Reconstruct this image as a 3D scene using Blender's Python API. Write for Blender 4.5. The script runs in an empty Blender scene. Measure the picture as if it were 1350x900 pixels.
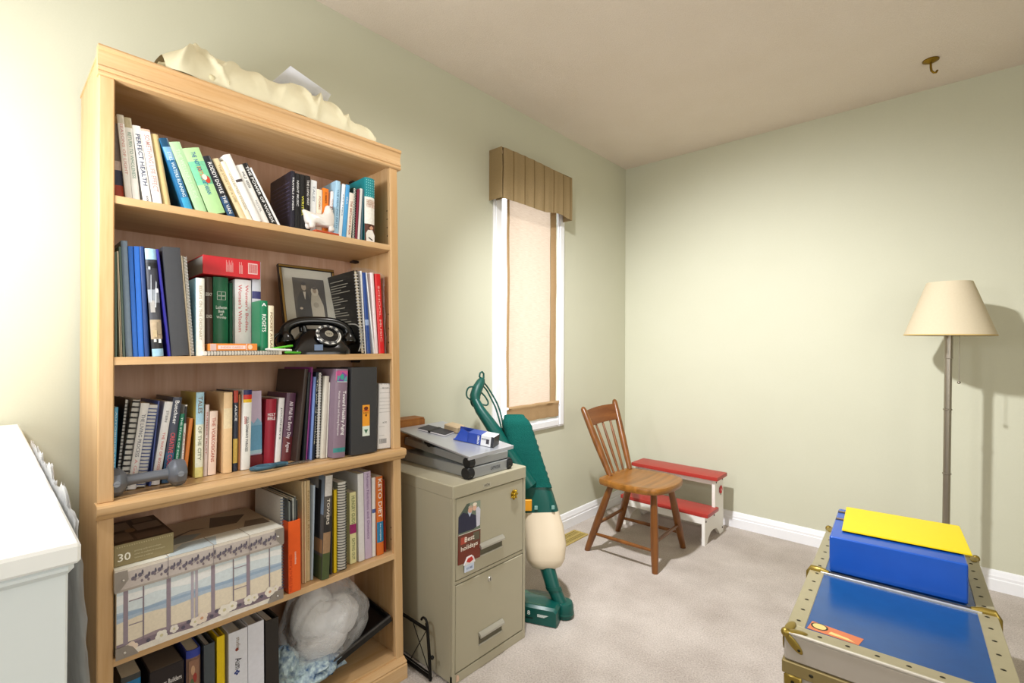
import bpy, bmesh, math, random
from mathutils import Vector, Matrix, noise as mnoise

scene = bpy.context.scene
COL = scene.collection
PI = math.pi

# ------------------------------------------------------------------ camera, world, lights, exposure
CAM = Vector((1.774, 0.0, 1.1434))
pitch, roll, yaw, FPX = 0.0058, 0.0042, 0.7339, 637.8
F0 = Vector((-math.sin(yaw), math.cos(yaw), 0)); R0 = Vector((math.cos(yaw), math.sin(yaw), 0)); U0 = Vector((0, 0, 1))
F2 = F0*math.cos(pitch)+U0*math.sin(pitch); U2 = U0*math.cos(pitch)-F0*math.sin(pitch)
R3 = R0*math.cos(roll)+U2*math.sin(roll); U3 = U2*math.cos(roll)-R0*math.sin(roll)
cd = bpy.data.cameras.new('camera'); cam = bpy.data.objects.new('camera', cd); COL.objects.link(cam)
cam.matrix_world = Matrix(((R3.x, U3.x, -F2.x, CAM.x), (R3.y, U3.y, -F2.y, CAM.y), (R3.z, U3.z, -F2.z, CAM.z), (0, 0, 0, 1)))
cd.sensor_width = 36; cd.lens = 36*FPX/1350; cd.clip_start = 0.02
scene.camera = cam

w = bpy.data.worlds.new('world'); scene.world = w; w.use_nodes = True
bg = w.node_tree.nodes['Background']; bg.inputs[0].default_value = (0.88, 0.94, 1, 1); bg.inputs[1].default_value = 3.0

def lamp(name, loc, energy, radius, color):
    l = bpy.data.lights.new(name, 'POINT'); l.energy = energy; l.shadow_soft_size = radius; l.color = color
    o = bpy.data.objects.new(name, l); o.location = loc; COL.objects.link(o); return o
def area(name, loc, aim, energy, sx, sy, color):
    l = bpy.data.lights.new(name, 'AREA'); l.energy = energy; l.shape = 'RECTANGLE'; l.size = sx; l.size_y = sy; l.color = color
    o = bpy.data.objects.new(name, l); o.location = loc; COL.objects.link(o)
    o.rotation_euler = (Vector(aim)-Vector(loc)).to_track_quat('-Z', 'Y').to_euler(); return o
def spot(name, loc, aim, energy, deg, blend, radius, color):
    l = bpy.data.lights.new(name, 'SPOT'); l.energy = energy; l.spot_size = math.radians(deg); l.spot_blend = blend; l.shadow_soft_size = radius; l.color = color
    o = bpy.data.objects.new(name, l); o.location = loc; COL.objects.link(o)
    o.rotation_euler = (Vector(aim)-Vector(loc)).to_track_quat('-Z', 'Y').to_euler(); return o
spot('ceiling_spot', (0.80, 1.1, 2.30), (0.95, 2.85, 0.42), 330, 104, .95, .045, (.95, .965, 1))
spot('ceiling_downlight', (0.80, 1.1, 2.31), (0.80, 1.1, 0), 17, 160, .5, .05, (1, .97, .93))
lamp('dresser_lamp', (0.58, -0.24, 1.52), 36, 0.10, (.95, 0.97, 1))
area('rear_fill', (2.2, -1.75, 1.5), (1.2, 3.0, 1.0), 23, 1.6, 1.2, (0.92, 0.96, 1.0))  # added soft fill from behind the camera, not an actual window
area('right_fill', (3.2, 0.7, 1.3), (0.3, 0.8, 1.0), 22, 1.4, 1.2, (1, 0.98, 0.95))  # added area fill for the bookcase front; this wall has no window
scene.view_settings.view_transform = 'Standard'; scene.view_settings.look = 'None'
scene.view_settings.gamma = 1; scene.view_settings.use_curve_mapping = False
scene.view_settings.exposure = -0.28

# ------------------------------------------------------------------ materials
def lin(h):
    h = h.lstrip('#'); c = [int(h[i:i+2], 16)/255 for i in (0, 2, 4)]
    return tuple(x/12.92 if x <= .04045 else ((x+.055)/1.055)**2.4 for x in c)+(1,)
MATS = {}
def newmat(name):
    m = bpy.data.materials.new(name); m.use_nodes = True
    return m, m.node_tree.nodes, m.node_tree.links, m.node_tree.nodes['Principled BSDF']
def mat(h, rough=.5, metal=0, spec=.4, vary=.06, scale=60, bump=0):
    """plain coloured surface with a little procedural mottling"""
    key = (h, rough, metal, spec, vary, scale, bump)
    if key in MATS: return MATS[key]
    m, N, L, p = newmat('paint_'+h.strip('#'))
    p.inputs['Roughness'].default_value = rough; p.inputs['Metallic'].default_value = metal
    p.inputs['Specular IOR Level'].default_value = spec
    c = lin(h)
    if vary or bump:
        tc = N.new('ShaderNodeTexCoord'); n = N.new('ShaderNodeTexNoise'); n.inputs['Scale'].default_value = scale; n.inputs['Detail'].default_value = 3
        L.new(tc.outputs['Object'], n.inputs['Vector'])
        mx = N.new('ShaderNodeMix'); mx.data_type = 'RGBA'
        mx.inputs['A'].default_value = tuple(x*(1-vary) for x in c[:3])+(1,); mx.inputs['B'].default_value = tuple(min(1, x*(1+vary)) for x in c[:3])+(1,)
        L.new(n.outputs['Fac'], mx.inputs['Factor']); L.new(mx.outputs['Result'], p.inputs['Base Color'])
        if bump:
            b = N.new('ShaderNodeBump'); b.inputs['Strength'].default_value = bump; b.inputs['Distance'].default_value = .002
            L.new(n.outputs['Fac'], b.inputs['Height']); L.new(b.outputs['Normal'], p.inputs['Normal'])
    else: p.inputs['Base Color'].default_value = c
    MATS[key] = m; return m
def wood(h1, h2, axis='z', rough=.42, fine=1.0, spec=.35):
    key = ('wood', h1, h2, axis, rough, fine)
    if key in MATS: return MATS[key]
    m, N, L, p = newmat('wood_'+h1.strip('#'))
    tc = N.new('ShaderNodeTexCoord'); mp = N.new('ShaderNodeMapping'); s = [22*fine, 22*fine, 22*fine]; s['xyz'.index(axis)] = 1.3*fine
    mp.inputs['Scale'].default_value = s
    n1 = N.new('ShaderNodeTexNoise'); n1.inputs['Scale'].default_value = 1.0; n1.inputs['Detail'].default_value = 5; n1.inputs['Distortion'].default_value = .6
    n2 = N.new('ShaderNodeTexNoise'); n2.inputs['Scale'].default_value = 9; n2.inputs['Detail'].default_value = 3
    ad = N.new('ShaderNodeMath'); ad.operation = 'MULTIPLY_ADD'; ad.inputs[1].default_value = .35
    cr = N.new('ShaderNodeValToRGB'); cr.color_ramp.elements[0].position = .42; cr.color_ramp.elements[0].color = lin(h1)
    cr.color_ramp.elements[1].position = .9; cr.color_ramp.elements[1].color = lin(h2)
    L.new(tc.outputs['Object'], mp.inputs['Vector']); L.new(mp.outputs['Vector'], n1.inputs['Vector']); L.new(mp.outputs['Vector'], n2.inputs['Vector'])
    L.new(n2.outputs['Fac'], ad.inputs[0]); L.new(n1.outputs['Fac'], ad.inputs[2]); L.new(ad.outputs[0], cr.inputs['Fac'])
    L.new(cr.outputs['Color'], p.inputs['Base Color']); p.inputs['Roughness'].default_value = rough; p.inputs['Specular IOR Level'].default_value = spec
    MATS[key] = m; return m
def bumpy(name, h1, h2, scale, strength, dist, rough=.9, detail=4, voro=False, spec=.2):
    m, N, L, p = newmat(name); tc = N.new('ShaderNodeTexCoord')
    n = N.new('ShaderNodeTexNoise'); n.inputs['Scale'].default_value = scale; n.inputs['Detail'].default_value = detail; n.inputs['Roughness'].default_value = .65
    n2 = N.new('ShaderNodeTexNoise'); n2.inputs['Scale'].default_value = 4; n2.inputs['Detail'].default_value = 4
    L.new(tc.outputs['Object'], n.inputs['Vector']); L.new(tc.outputs['Object'], n2.inputs['Vector'])
    a = N.new('ShaderNodeMath'); a.operation = 'MULTIPLY_ADD'; a.inputs[1].default_value = .6; L.new(n.outputs['Fac'], a.inputs[0]); 
    s2 = N.new('ShaderNodeMath'); s2.operation = 'MULTIPLY'; s2.inputs[1].default_value = .4; L.new(n2.outputs['Fac'], s2.inputs[0]); L.new(s2.outputs[0], a.inputs[2])
    cr = N.new('ShaderNodeValToRGB'); cr.color_ramp.elements[0].position = .35; cr.color_ramp.elements[1].position = .65
    cr.color_ramp.elements[0].color = lin(h1); cr.color_ramp.elements[1].color = lin(h2)
    L.new(a.outputs[0], cr.inputs['Fac']); L.new(cr.outputs['Color'], p.inputs['Base Color'])
    b = N.new('ShaderNodeBump'); b.inputs['Strength'].default_value = strength; b.inputs['Distance'].default_value = dist
    L.new(n.outputs['Fac'], b.inputs['Height']); L.new(b.outputs['Normal'], p.inputs['Normal'])
    p.inputs['Roughness'].default_value = rough; p.inputs['Specular IOR Level'].default_value = spec
    return m
def clear(name, h, alpha, rough=.15, wr=0):
    m, N, L, p = newmat(name); out = N['Material Output']; tr = N.new('ShaderNodeBsdfTransparent'); mx = N.new('ShaderNodeMixShader')
    p.inputs['Base Color'].default_value = lin(h); p.inputs['Roughness'].default_value = rough; p.inputs['Specular IOR Level'].default_value = .6
    if wr:
        tc = N.new('ShaderNodeTexCoord'); n = N.new('ShaderNodeTexNoise'); n.inputs['Scale'].default_value = wr; n.inputs['Detail'].default_value = 5; n.inputs['Distortion'].default_value = 1.2
        b = N.new('ShaderNodeBump'); b.inputs['Strength'].default_value = .9; b.inputs['Distance'].default_value = .012
        L.new(tc.outputs['Object'], n.inputs['Vector']); L.new(n.outputs['Fac'], b.inputs['Height']); L.new(b.outputs['Normal'], p.inputs['Normal'])
    mx.inputs[0].default_value = alpha; L.new(tr.outputs[0], mx.inputs[1]); L.new(p.outputs[0], mx.inputs[2]); L.new(mx.outputs[0], out.inputs[0]); return m
def cloth_mat(name, h1, h2, scale=(60, 60, 200), translucent=0.0, rough=.9, bump=.3):
    m, N, L, p = newmat(name); tc = N.new('ShaderNodeTexCoord'); mp = N.new('ShaderNodeMapping'); mp.inputs['Scale'].default_value = scale
    n = N.new('ShaderNodeTexNoise'); n.inputs['Scale'].default_value = 1; n.inputs['Detail'].default_value = 3
    L.new(tc.outputs['Object'], mp.inputs['Vector']); L.new(mp.outputs['Vector'], n.inputs['Vector'])
    mx = N.new('ShaderNodeMix'); mx.data_type = 'RGBA'; mx.inputs['A'].default_value = lin(h1); mx.inputs['B'].default_value = lin(h2)
    L.new(n.outputs['Fac'], mx.inputs['Factor']); L.new(mx.outputs['Result'], p.inputs['Base Color'])
    b = N.new('ShaderNodeBump'); b.inputs['Strength'].default_value = bump; b.inputs['Distance'].default_value = .001
    L.new(n.outputs['Fac'], b.inputs['Height']); L.new(b.outputs['Normal'], p.inputs['Normal'])
    p.inputs['Roughness'].default_value = rough; p.inputs['Specular IOR Level'].default_value = .15
    if translucent:
        out = N['Material Output']; t = N.new('ShaderNodeBsdfTranslucent'); s = N.new('ShaderNodeMixShader'); s.inputs[0].default_value = translucent
        L.new(mx.outputs['Result'], t.inputs['Color']); L.new(p.outputs[0], s.inputs[1]); L.new(t.outputs[0], s.inputs[2]); L.new(s.outputs[0], out.inputs[0])
    return m

# ------------------------------------------------------------------ mesh builder
class MB:
    def __init__(s): s.bm = bmesh.new(); s.mats = []
    def mi(s, m):
        if m not in s.mats: s.mats.append(m)
        return s.mats.index(m)
    def face(s, pts, m):
        f = s.bm.faces.new([s.bm.verts.new(p) for p in pts]); f.material_index = s.mi(m); return f
    def box(s, lo, hi, m, bev=0, M=None, seg=1):
        lo, hi = Vector(lo), Vector(hi); i = s.mi(m); nb = set(s.bm.faces)
        r = bmesh.ops.create_cube(s.bm, size=1, matrix=Matrix.Translation((lo+hi)/2) @ Matrix.Diagonal((*(hi-lo), 1)))
        vs = r['verts']
        if bev > 0:
            es = list({e for v in vs for e in v.link_edges})
            bmesh.ops.bevel(s.bm, geom=es, offset=bev, segments=seg, affect='EDGES', profile=.7)
        fs = [f for f in s.bm.faces if f not in nb]
        for f in fs: f.material_index = i
        if M is not None:
            for v in {v for f in fs for v in f.verts}: v.co = M @ v.co
        return fs
    def ring(s, pts): return [s.bm.verts.new(p) for p in pts]
    def skin(s, rings, m, closed=True, cap=True, loop=False):
        i = s.mi(m); R = rings; n = len(R[0])
        pairs = list(zip(R, R[1:]))+([(R[-1], R[0])] if loop else [])
        for a, b in pairs:
            for k in range(n if closed else n-1):
                q = [a[k], a[(k+1) % n], b[(k+1) % n], b[k]]
                try: f = s.bm.faces.new(q); f.material_index = i
                except ValueError: pass
        if cap and not loop:
            for r in (R[0][::-1], R[-1]):
                try: f = s.bm.faces.new(r); f.material_index = i
                except ValueError: pass
    def tube(s, pts, r, m, seg=8, loop=False, cap=True, flat=1.0):
        pts = [Vector(p) for p in pts]; n = len(pts); rad = r if isinstance(r, (list, tuple)) else [r]*n
        up = None; rings = []
        for k in range(n):
            a = pts[(k-1) % n] if (loop or k > 0) else pts[k]; b = pts[(k+1) % n] if (loop or k < n-1) else pts[k]
            t = (b-a).normalized()
            if up is None: up = t.orthogonal().normalized()
            else: up = (up-t*up.dot(t)); up = up.normalized() if up.length > 1e-6 else t.orthogonal().normalized()
            w_ = t.cross(up)
            rings.append(s.ring([pts[k]+(up*math.cos(2*PI*j/seg)+w_*math.sin(2*PI*j/seg)*flat)*rad[k] for j in range(seg)]))
        s.skin(rings, m, True, cap, loop)
    def cyl(s, a, b, r, m, seg=16, r2=None): s.tube([a, b], [r, r if r2 is None else r2], m, seg)
    def lathe(s, prof, m, seg=24, M=None, cap=True):
        M = M or Matrix(); s.skin([s.ring([M @ Vector((r*math.cos(2*PI*j/seg), r*math.sin(2*PI*j/seg), z)) for j in range(seg)]) for r, z in prof], m, True, cap)
    def prism(s, poly, fn, d0, d1, m, cap=True):
        """poly: 2-D outline; fn(a, b, d) -> point"""
        s.skin([s.ring([fn(a, b, d0) for a, b in poly]), s.ring([fn(a, b, d1) for a, b in poly])], m, True, cap)
    def grid(s, fn, nu, nv, m, cu=False, cv=False):
        R = [s.ring([fn(i/(nu if cu else nu-1), j/(nv if cv else nv-1)) for j in range(nv)]) for i in range(nu)]
        s.skin(R, m, cv, False, cu)
    def ball(s, c, r, m, seg=12, M=None):
        c = Vector(c); r = r if isinstance(r, (tuple, list)) else (r, r, r); i = s.mi(m); nb = set(s.bm.faces)
        bmesh.ops.create_uvsphere(s.bm, u_segments=seg, v_segments=max(6, seg*2//3), radius=1, matrix=Matrix.Translation(c) @ (M or Matrix()) @ Matrix.Diagonal((*r, 1)))
        for f in s.bm.faces:
            if f not in nb: f.material_index = i
    def text(s, string, m, O, tx, ty, length=None, height=None, keep=False, lift=None):
        """flat lettering centred on O; tx reading direction, ty up"""
        vs, fs, bw, bh = glyphs(string); i = s.mi(m); tx = Vector(tx).normalized(); ty = Vector(ty).normalized(); O = Vector(O)
        sx = (length or 1e9)/bw; sy = (height or 1e9)/bh
        if keep or length is None or height is None: sx = sy = min(sx, sy)
        vv = [s.bm.verts.new(O+tx*(x*sx)+ty*(y*sy)) for x, y in vs]
        for f in fs:
            try: q = s.bm.faces.new([vv[k] for k in f]); q.material_index = i
            except ValueError: pass
    def build(s, name, parent=None, smooth=None, M=None):
        bm = s.bm
        bmesh.ops.recalc_face_normals(bm, faces=bm.faces)
        if smooth is not None:
            a = math.radians(smooth)
            for f in bm.faces: f.smooth = True
            for e in bm.edges:
                if len(e.link_faces) != 2 or e.calc_face_angle(0) > a: e.smooth = False
        me = bpy.data.meshes.new(name); bm.to_mesh(me); bm.free()
        for m in s.mats: me.materials.append(m)
        o = bpy.data.objects.new(name, me); COL.objects.link(o)
        if parent is not None: o.parent = parent
        if M is not None: o.matrix_local = M
        return o
GL = {}
def glyphs(st):
    if st in GL: return GL[st]
    cu = bpy.data.curves.new('lettering', 'FONT'); cu.body = st; cu.size = 1; cu.resolution_u = 2; cu.offset = .012
    o = bpy.data.objects.new('lettering', cu); COL.objects.link(o)
    dg = bpy.context.evaluated_depsgraph_get(); me = o.evaluated_get(dg).to_mesh()
    vs = [(v.co.x, v.co.y) for v in me.vertices]; fs = [tuple(p.vertices) for p in me.polygons]
    o.evaluated_get(dg).to_mesh_clear(); bpy.data.objects.remove(o); bpy.data.curves.remove(cu)
    x0 = min(v[0] for v in vs); x1 = max(v[0] for v in vs); y0 = min(v[1] for v in vs); y1 = max(v[1] for v in vs)
    vs = [(x-(x0+x1)/2, y-(y0+y1)/2) for x, y in vs]; GL[st] = (vs, fs, x1-x0, y1-y0); return GL[st]

def tag(o, label=None, cat=None, group=None, kind=None):
    if label: o['label'] = label
    if cat: o['category'] = cat
    if group: o['group'] = group
    if kind: o['kind'] = kind
    return o
def empty(name, M=None, label=None, cat=None, group=None):
    o = bpy.data.objects.new(name, None); o.empty_display_size = .05; COL.objects.link(o)
    if M is not None: o.matrix_world = M if isinstance(M, Matrix) else Matrix.Translation(M)
    return tag(o, label, cat, group)
def T(*v): return Matrix.Translation(v)
def Rz(a): return Matrix.Rotation(a, 4, 'Z')
def Rx(a): return Matrix.Rotation(a, 4, 'X')
def Ry(a): return Matrix.Rotation(a, 4, 'Y')
def frame(o, x, y, z): return Matrix(((x[0], y[0], z[0], o[0]), (x[1], y[1], z[1], o[1]), (x[2], y[2], z[2], o[2]), (0, 0, 0, 1)))
def nz(x, y, z): return mnoise.noise(Vector((x, y, z)))
rnd = random.Random(7)

# ------------------------------------------------------------------ room shell
H, D, XR, YR = 2.44, 3.216, 3.3, -1.9
WALL = bumpy('wall_paint', '#c8c7b1', '#cbcab5', 220, .08, .001, .75)
WHITE = mat('#eeeef0', .4, vary=.01)
CEIL = bumpy('ceiling_texture', '#dfd2c3', '#e6dacd', 170, .55, .004, .95, 6)
CARPET = bumpy('carpet_pile', '#aa9e94', '#ded4cb', 170, 1.0, .008, 1.0, 5, spec=.05)
def struct(mb, name, smooth=None):
    o = mb.build(name, None, smooth); return tag(o, kind='structure')
f = MB(); f.box((-.1, YR, -.1), (XR, D+.1, 0), CARPET); struct(f, 'floor')
f = MB(); f.box((-.1, YR, H), (XR, D+.1, H+.1), CEIL); struct(f, 'ceiling')
WY0, WY1, WZ0, WZ1 = 1.872, 2.374, .700, 2.08
f = MB()
f.box((-.14, YR, 0), (0, WY0, H), WALL); f.box((-.14, WY1, 0), (0, D+.1, H), WALL)
f.box((-.14, WY0, 0), (0, WY1, WZ0), WALL); f.box((-.14, WY0, WZ1), (0, WY1, H), WALL); struct(f, 'wall_left')
f = MB(); f.box((0, D, 0), (XR, D+.1, H), WALL); struct(f, 'wall_back')
f = MB(); f.box((XR, YR, 0), (XR+.1, D+.1, H), WALL); struct(f, 'wall_right')
f = MB(); f.box((-.1, YR-.1, 0), (XR+.1, YR, H), WALL); struct(f, 'wall_rear')
BP = [(0, 0), (.016, 0), (.016, .052), (.0125, .056), (.0125, .068), (.010, .072), (.009, .084), (.005, .092), (0, .095)]
f = MB(); f.prism(BP, lambda a, b, d: (a, d, b), YR, D, WHITE); struct(f, 'baseboard_left', 30)
f = MB(); f.prism(BP, lambda a, b, d: (d, D-a, b), .0, XR, WHITE); struct(f, 'baseboard_back', 30)

# window: casing, frame, glass
win = empty('window_1', (0, (WY0+WY1)/2, WZ0)); tag(win, kind='structure')
CW = .062
def casing(a, b, c, d, name):
    g = MB(); g.box((0, a, b), (.012, c, d), WHITE, .002); g.box((.012, a+.012 if c-a < .1 else a, b+.01), (.018, c-.012 if c-a < .1 else c, d-.01), WHITE, .002)
    o = g.build(name, None); o.parent = win; o.matrix_parent_inverse = win.matrix_world.inverted()
bpy.context.view_layer.update()
casing(WY0-CW, WZ0-.055, WY0, WZ1+CW, 'casing'); casing(WY1, WZ0-.055, WY1+CW, WZ1+CW, 'casing')
casing(WY0, WZ1, WY1, WZ1+CW, 'casing'); casing(WY0, WZ0-.055, WY1, WZ0, 'sill')
g = MB()
for a, b in (((-.10, WY0, WZ0), (-.055, WY0+.03, WZ1)), ((-.10, WY1-.03, WZ0), (-.055, WY1, WZ1)), ((-.10, WY0, WZ0), (-.055, WY1, WZ0+.035)), ((-.10, WY0, WZ1-.035), (-.055, WY1, WZ1))): g.box(a, b, WHITE, .003)
o = g.build('sash_frame'); o.parent = win; o.matrix_parent_inverse = win.matrix_world.inverted()
g = MB(); g.box((-.082, WY0+.03, WZ0+.035), (-.078, WY1-.03, WZ1-.035), clear('window_glass', '#ffffff', .08, .02))
o = g.build('pane'); o.parent = win; o.matrix_parent_inverse = win.matrix_world.inverted()

# roman shade and valance
SH = cloth_mat('shade_linen', '#ccb095', '#eedcc8', (70, 26, 420), .5, .9, .2)
SHD = cloth_mat('shade_hem', '#a98a64', '#b99a72', (90, 60, 400), .06, .9, .3)
VAL = cloth_mat('valance_cloth', '#917d5a', '#a38c68', (40, 120, 300), 0, .85, .4)
VALD = cloth_mat('valance_stripe', '#7a6645', '#87714e', (40, 120, 300), 0, .85, .4)
sh = empty('roman_shade', (0, 2.14, .745), 'linen roman shade glowing with daylight in the narrow left wall window', 'window shade')
SY0, SY1 = 1.918, 2.362
def shade_pt(y, z): return Vector((.002+.004*nz(y*5, z*2.2, 3)+.002*nz(y*16, z*9, 9), y-2.14+.004*nz(z*3, y, 5), z-.745))
g = MB(); g.grid(lambda u, v: shade_pt(SY0+.022+(SY1-SY0-.082)*u, .80+(2.06-.80)*v), 24, 60, SH); g.build('panel', sh, 60)
for a, b in ((SY0, SY0+.022), (SY1-.055, SY1)):
    g = MB(); g.grid(lambda u, v: shade_pt(a+(b-a)*u, .80+(2.06-.80)*v)+Vector((.0015 if 0 < u < 1 else 0, 0, 0)), 4, 60, SHD); g.build('hem', sh, 60)
g = MB()
prof = [(.005, .803), (.020, .806), (.026, .797), (.022, .788), (.018, .775), (.021, .735), (.018, .712), (.012, .712), (.010, .79)]
g.grid(lambda u, v: (prof[round(v*8)][0]+.004*nz(u*9, v, 2)*(v > .3), SY0-.004+(SY1-SY0+.01)*u-2.14, prof[round(v*8)][1]-.745+.004*nz(u*6, 1, 1)), 30, 9, SHD)
g.build('bottom_fold', sh, 60)
va = empty('window_valance', (0, 2.1, 1.89), 'tan brown striped fabric valance box above the narrow window', 'valance')
VX, VY0, VY1, VZT = .088, 1.783, 2.408, 2.150
def vbot(t): return 1.889+.002*math.sin(t*7)+(.018*math.exp(-((t-.78)/.14)**2))
per = []                                             # perimeter with the inverted pleat at the left corner
for k in range(9): per.append((.001+VX*k/8, VY0, 0))
per += [(VX+.002, VY0+.004, 1), (VX-.05, VY0+.014, 1), (VX-.055, VY0+.022, 1), (VX-.004, VY0+.020, 1), (VX+.002, VY0+.030, 0)]
N_ = 60
for k in range(1, N_+1): per.append((VX+.003*math.sin(k*.9)*.5, VY0+.030+(VY1-VY0-.030)*k/N_, 0))
for k in range(1, 9): per.append((VX-(VX-.001)*k/8, VY1, 0))
g = MB(); rings = []
for (x, y, d) in per:
    t = (y-VY0)/(VY1-VY0); zb = vbot(t); zt = VZT+.004*math.sin(t*5)-.012*max(0, t-.85)
    rings.append(g.ring([(x+.003*math.sin(v*PI)*(1 if x > .05 else 0)*(.5+nz(y*6, v*2, 1)), y-2.1, zb+(zt-zb)*v-1.89) for v in [i/10 for i in range(11)]]))
g.skin(rings, VAL, False, False)
i2 = g.mi(VALD)
for fc in g.bm.faces:
    c = fc.calc_center_median(); yy = c.y+2.1
    if c.x > VX-.02 and any(abs(yy-s_) < .0058 for s_ in [1.875, 1.963, 2.05, 2.137, 2.224, 2.31, 2.385]): fc.material_index = i2
g.build('skirt', va, 50)
g = MB(); g.face([(0, VY0-2.1, VZT-1.892), (VX, VY0-2.1, VZT-1.892), (VX, VY1-2.1, VZT-1.892), (0, VY1-2.1, VZT-1.892)], VAL); g.box((.0, VY0-2.095, .23), (.08, VY1-2.105, .245), mat('#b09878', .8)); g.build('board', va)

# ceiling hook
hk = empty('ceiling_hook', (1.716, 2.891, H), 'small brass swag hook screwed into the beige ceiling', 'hook')
BRASS = mat('#8a6c22', .35, .9, vary=.05)
g = MB(); g.lathe([(.0, -.001), (.030, -.001), (.030, -.005), (.016, -.012), (.008, -.016), (0, -.016)], BRASS, 20); g.build('plate', hk, 40)
g = MB(); g.tube([(0, 0, -.014), (0, 0, -.035), (.002, 0, -.05), (.010, 0, -.062), (.018, .004, -.062), (.022, .008, -.052)], .0045, BRASS, 8); g.build('hook', hk, 50)

# floor vent
vt = empty('floor_vent', (.115, 2.35, .0), 'brass floor register set in the carpet by the left baseboard', 'vent')
VB = mat('#c9b26a', .4, .5, vary=.05)
g = MB()
for a, b in (((-.052, -.125, 0), (-.040, .125, .007)), ((.040, -.125, 0), (.052, .125, .007)), ((-.04, -.125, 0), (.04, -.113, .007)), ((-.04, .113, 0), (.04, .125, .007)), ((-.006, -.113, 0), (.006, .113, .006))): g.box(a, b, VB, .0015)
g.build('frame', vt)
g = MB(); g.box((-.04, -.113, .0005), (.04, .113, .002), mat('#6d6038', .7)); g.build('well', vt)
me = None
for k in range(14):
    for sx in (-.023, .023):
        if me is None:
            g = MB(); g.box((-.016, -.003, 0), (.016, .003, .005), VB); o = g.build('slat', vt); me = o.data
        else: o = bpy.data.objects.new('slat', me); COL.objects.link(o); o.parent = vt
        o.location = (sx, -.104+k*.016, .0005)

# ------------------------------------------------------------------ white dresser at the left edge and the plastic beside it
DW = mat('#dfe5e6', .45, vary=.01); DT = mat('#f4f5f4', .35, vary=.01)
dr = empty('white_dresser', (.55, -.45, 0), 'large white dresser with an overhanging top at the left edge', 'dresser')
g = MB(); g.box((-.53, -.53, .915), (.556, .525, .936), DT, .003); g.box((-.53, -.52, .902), (.546, .521, .915), DW, .005); g.build('top', dr, 30)
g = MB(); g.box((-.53, -.51, .07), (.536, .517, .902), DW, .002); g.box((-.5, -.49, 0), (.50, .49, .07), DW); g.build('body', dr)
g = MB()
PLAS = clear('bubble_plastic', '#f4f4f4', .72, .25)
def sheet(u, v):
    x = .30+.70*u; zt = .932+.030*max(0, nz(u*8, 1, 2))+.006*nz(u*31, 3, 1); z = .003+(zt-.003)*v
    bulge = min(.022, .052*max(0, (1-v))*u)
    return Vector((x, .0815+bulge+.0022*nz(u*24, v*26, 0)+.0016*nz(u*60, v*60, 4), z))
g.grid(sheet, 70, 70, PLAS)
R = [[Vector(sheet(i/69, j/69))+Vector((0, .003+.0015*nz(i*.3, j*.3, 8), -.002)) for j in range(70)] for i in range(70)]
g.skin([g.ring(r) for r in R], PLAS, False, False)
tag(g.build('plastic_wrap', None, 70), 'crumpled white plastic wrap tucked between the dresser and the bookcase', 'plastic wrap')

# ------------------------------------------------------------------ filing cabinet
FC = mat('#aca58e', .42, .0, vary=.02, scale=20); FCD = mat('#5e5947', .7)
FX, FY0, FY1, FZ = .545, 1.072, 1.445, .668
fc = empty('filing_cabinet', (.29, 1.258, 0), 'khaki metal two drawer filing cabinet between bookcase and vacuum', 'filing cabinet')
def loc(x, y, z): return Vector((x-.29, y-1.258, z))
g = MB(); g.box(loc(.03, FY0, .006), loc(FX-.012, FY1, FZ-.002), FC, .002)
g.box(loc(.03, FY0-.002, FZ-.045), loc(FX+.002, FY1+.002, FZ), FC, .003)
g.box(loc(FX-.012, FY0, .0), loc(FX, FY0+.012, FZ-.04), FC, .001); g.box(loc(FX-.012, FY1-.012, 0), loc(FX, FY1, FZ-.04), FC, .001)
g.box(loc(FX-.012, FY0+.012, .332), loc(FX-.003, FY1-.012, .343), FC, .001); g.box(loc(FX-.012, FY0, .0), loc(FX-.001, FY1, .032), FC, .001)
g.build('body', fc, 30)
g = MB(); g.box(loc(FX-.0125, FY0+.011, .033), loc(FX-.0118, FY1-.011, FZ-.045), FCD); g.build('recess', fc)
SIL = mat('#b9b6ac', .3, .6)
def fdrawer(z0, z1, zh):
    g = MB(); g.box(loc(FX-.0115, FY0+.0145, z0), loc(FX-.001, FY1-.0145, z1), FC, .002); d_ = g.build('drawer', fc, 30)
    g = MB()                                          # recessed pull: dark well, rounded lip above, bright edge below
    g.box(loc(FX-.001, 1.195, zh-.040), loc(FX, 1.312, zh), FCD)
    pts = [(.000, .0), (.008, -.003), (.014, -.010), (.014, -.016), (.010, -.018), (.006, -.012), (0, -.010)]
    g.prism(pts, lambda a, b, d: loc(FX+a, d, zh+.002+b), 1.193, 1.314, SIL)
    g.box(loc(FX-.001, 1.193, zh-.045), loc(FX+.003, 1.314, zh-.040), SIL, .001)
    g.build('handle', d_, 30)
    return d_
d1 = fdrawer(.346, .620, .438); d2 = fdrawer(.036, .329, .127)
g = MB(); g.lathe([(0, .004), (.008, .004), (.010, .0)], SIL, 16, frame(loc(FX-.001, 1.249, .297), (0, 1, 0), (0, 0, 1), (1, 0, 0))); g.box(loc(FX+.002, 1.248, .292), loc(FX+.0045, 1.250, .302), FCD); g.build('lock', d2, 40)
g = MB(); g.text('HON', mat('#4c483c', .5), loc(FX+.0025, 1.230, .640), (0, 1, 0), (0, 0, 1), .026, .010); g.box(loc(FX+.002, 1.212, .633), loc(FX+.0023, 1.25, .647), mat('#b8b3a0', .4, .3)); g.build('maker_plate', fc)
g = MB(); g.prism([(0, 0), (.012, 0), (.014, .01), (.010, .02), (.002, .022)], lambda a, b, d: loc(FX+.0005+d, FY0+.016+a, .008+b), 0, .001, mat('#d9b8a0', .6)); g.build('tag', fc)

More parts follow.
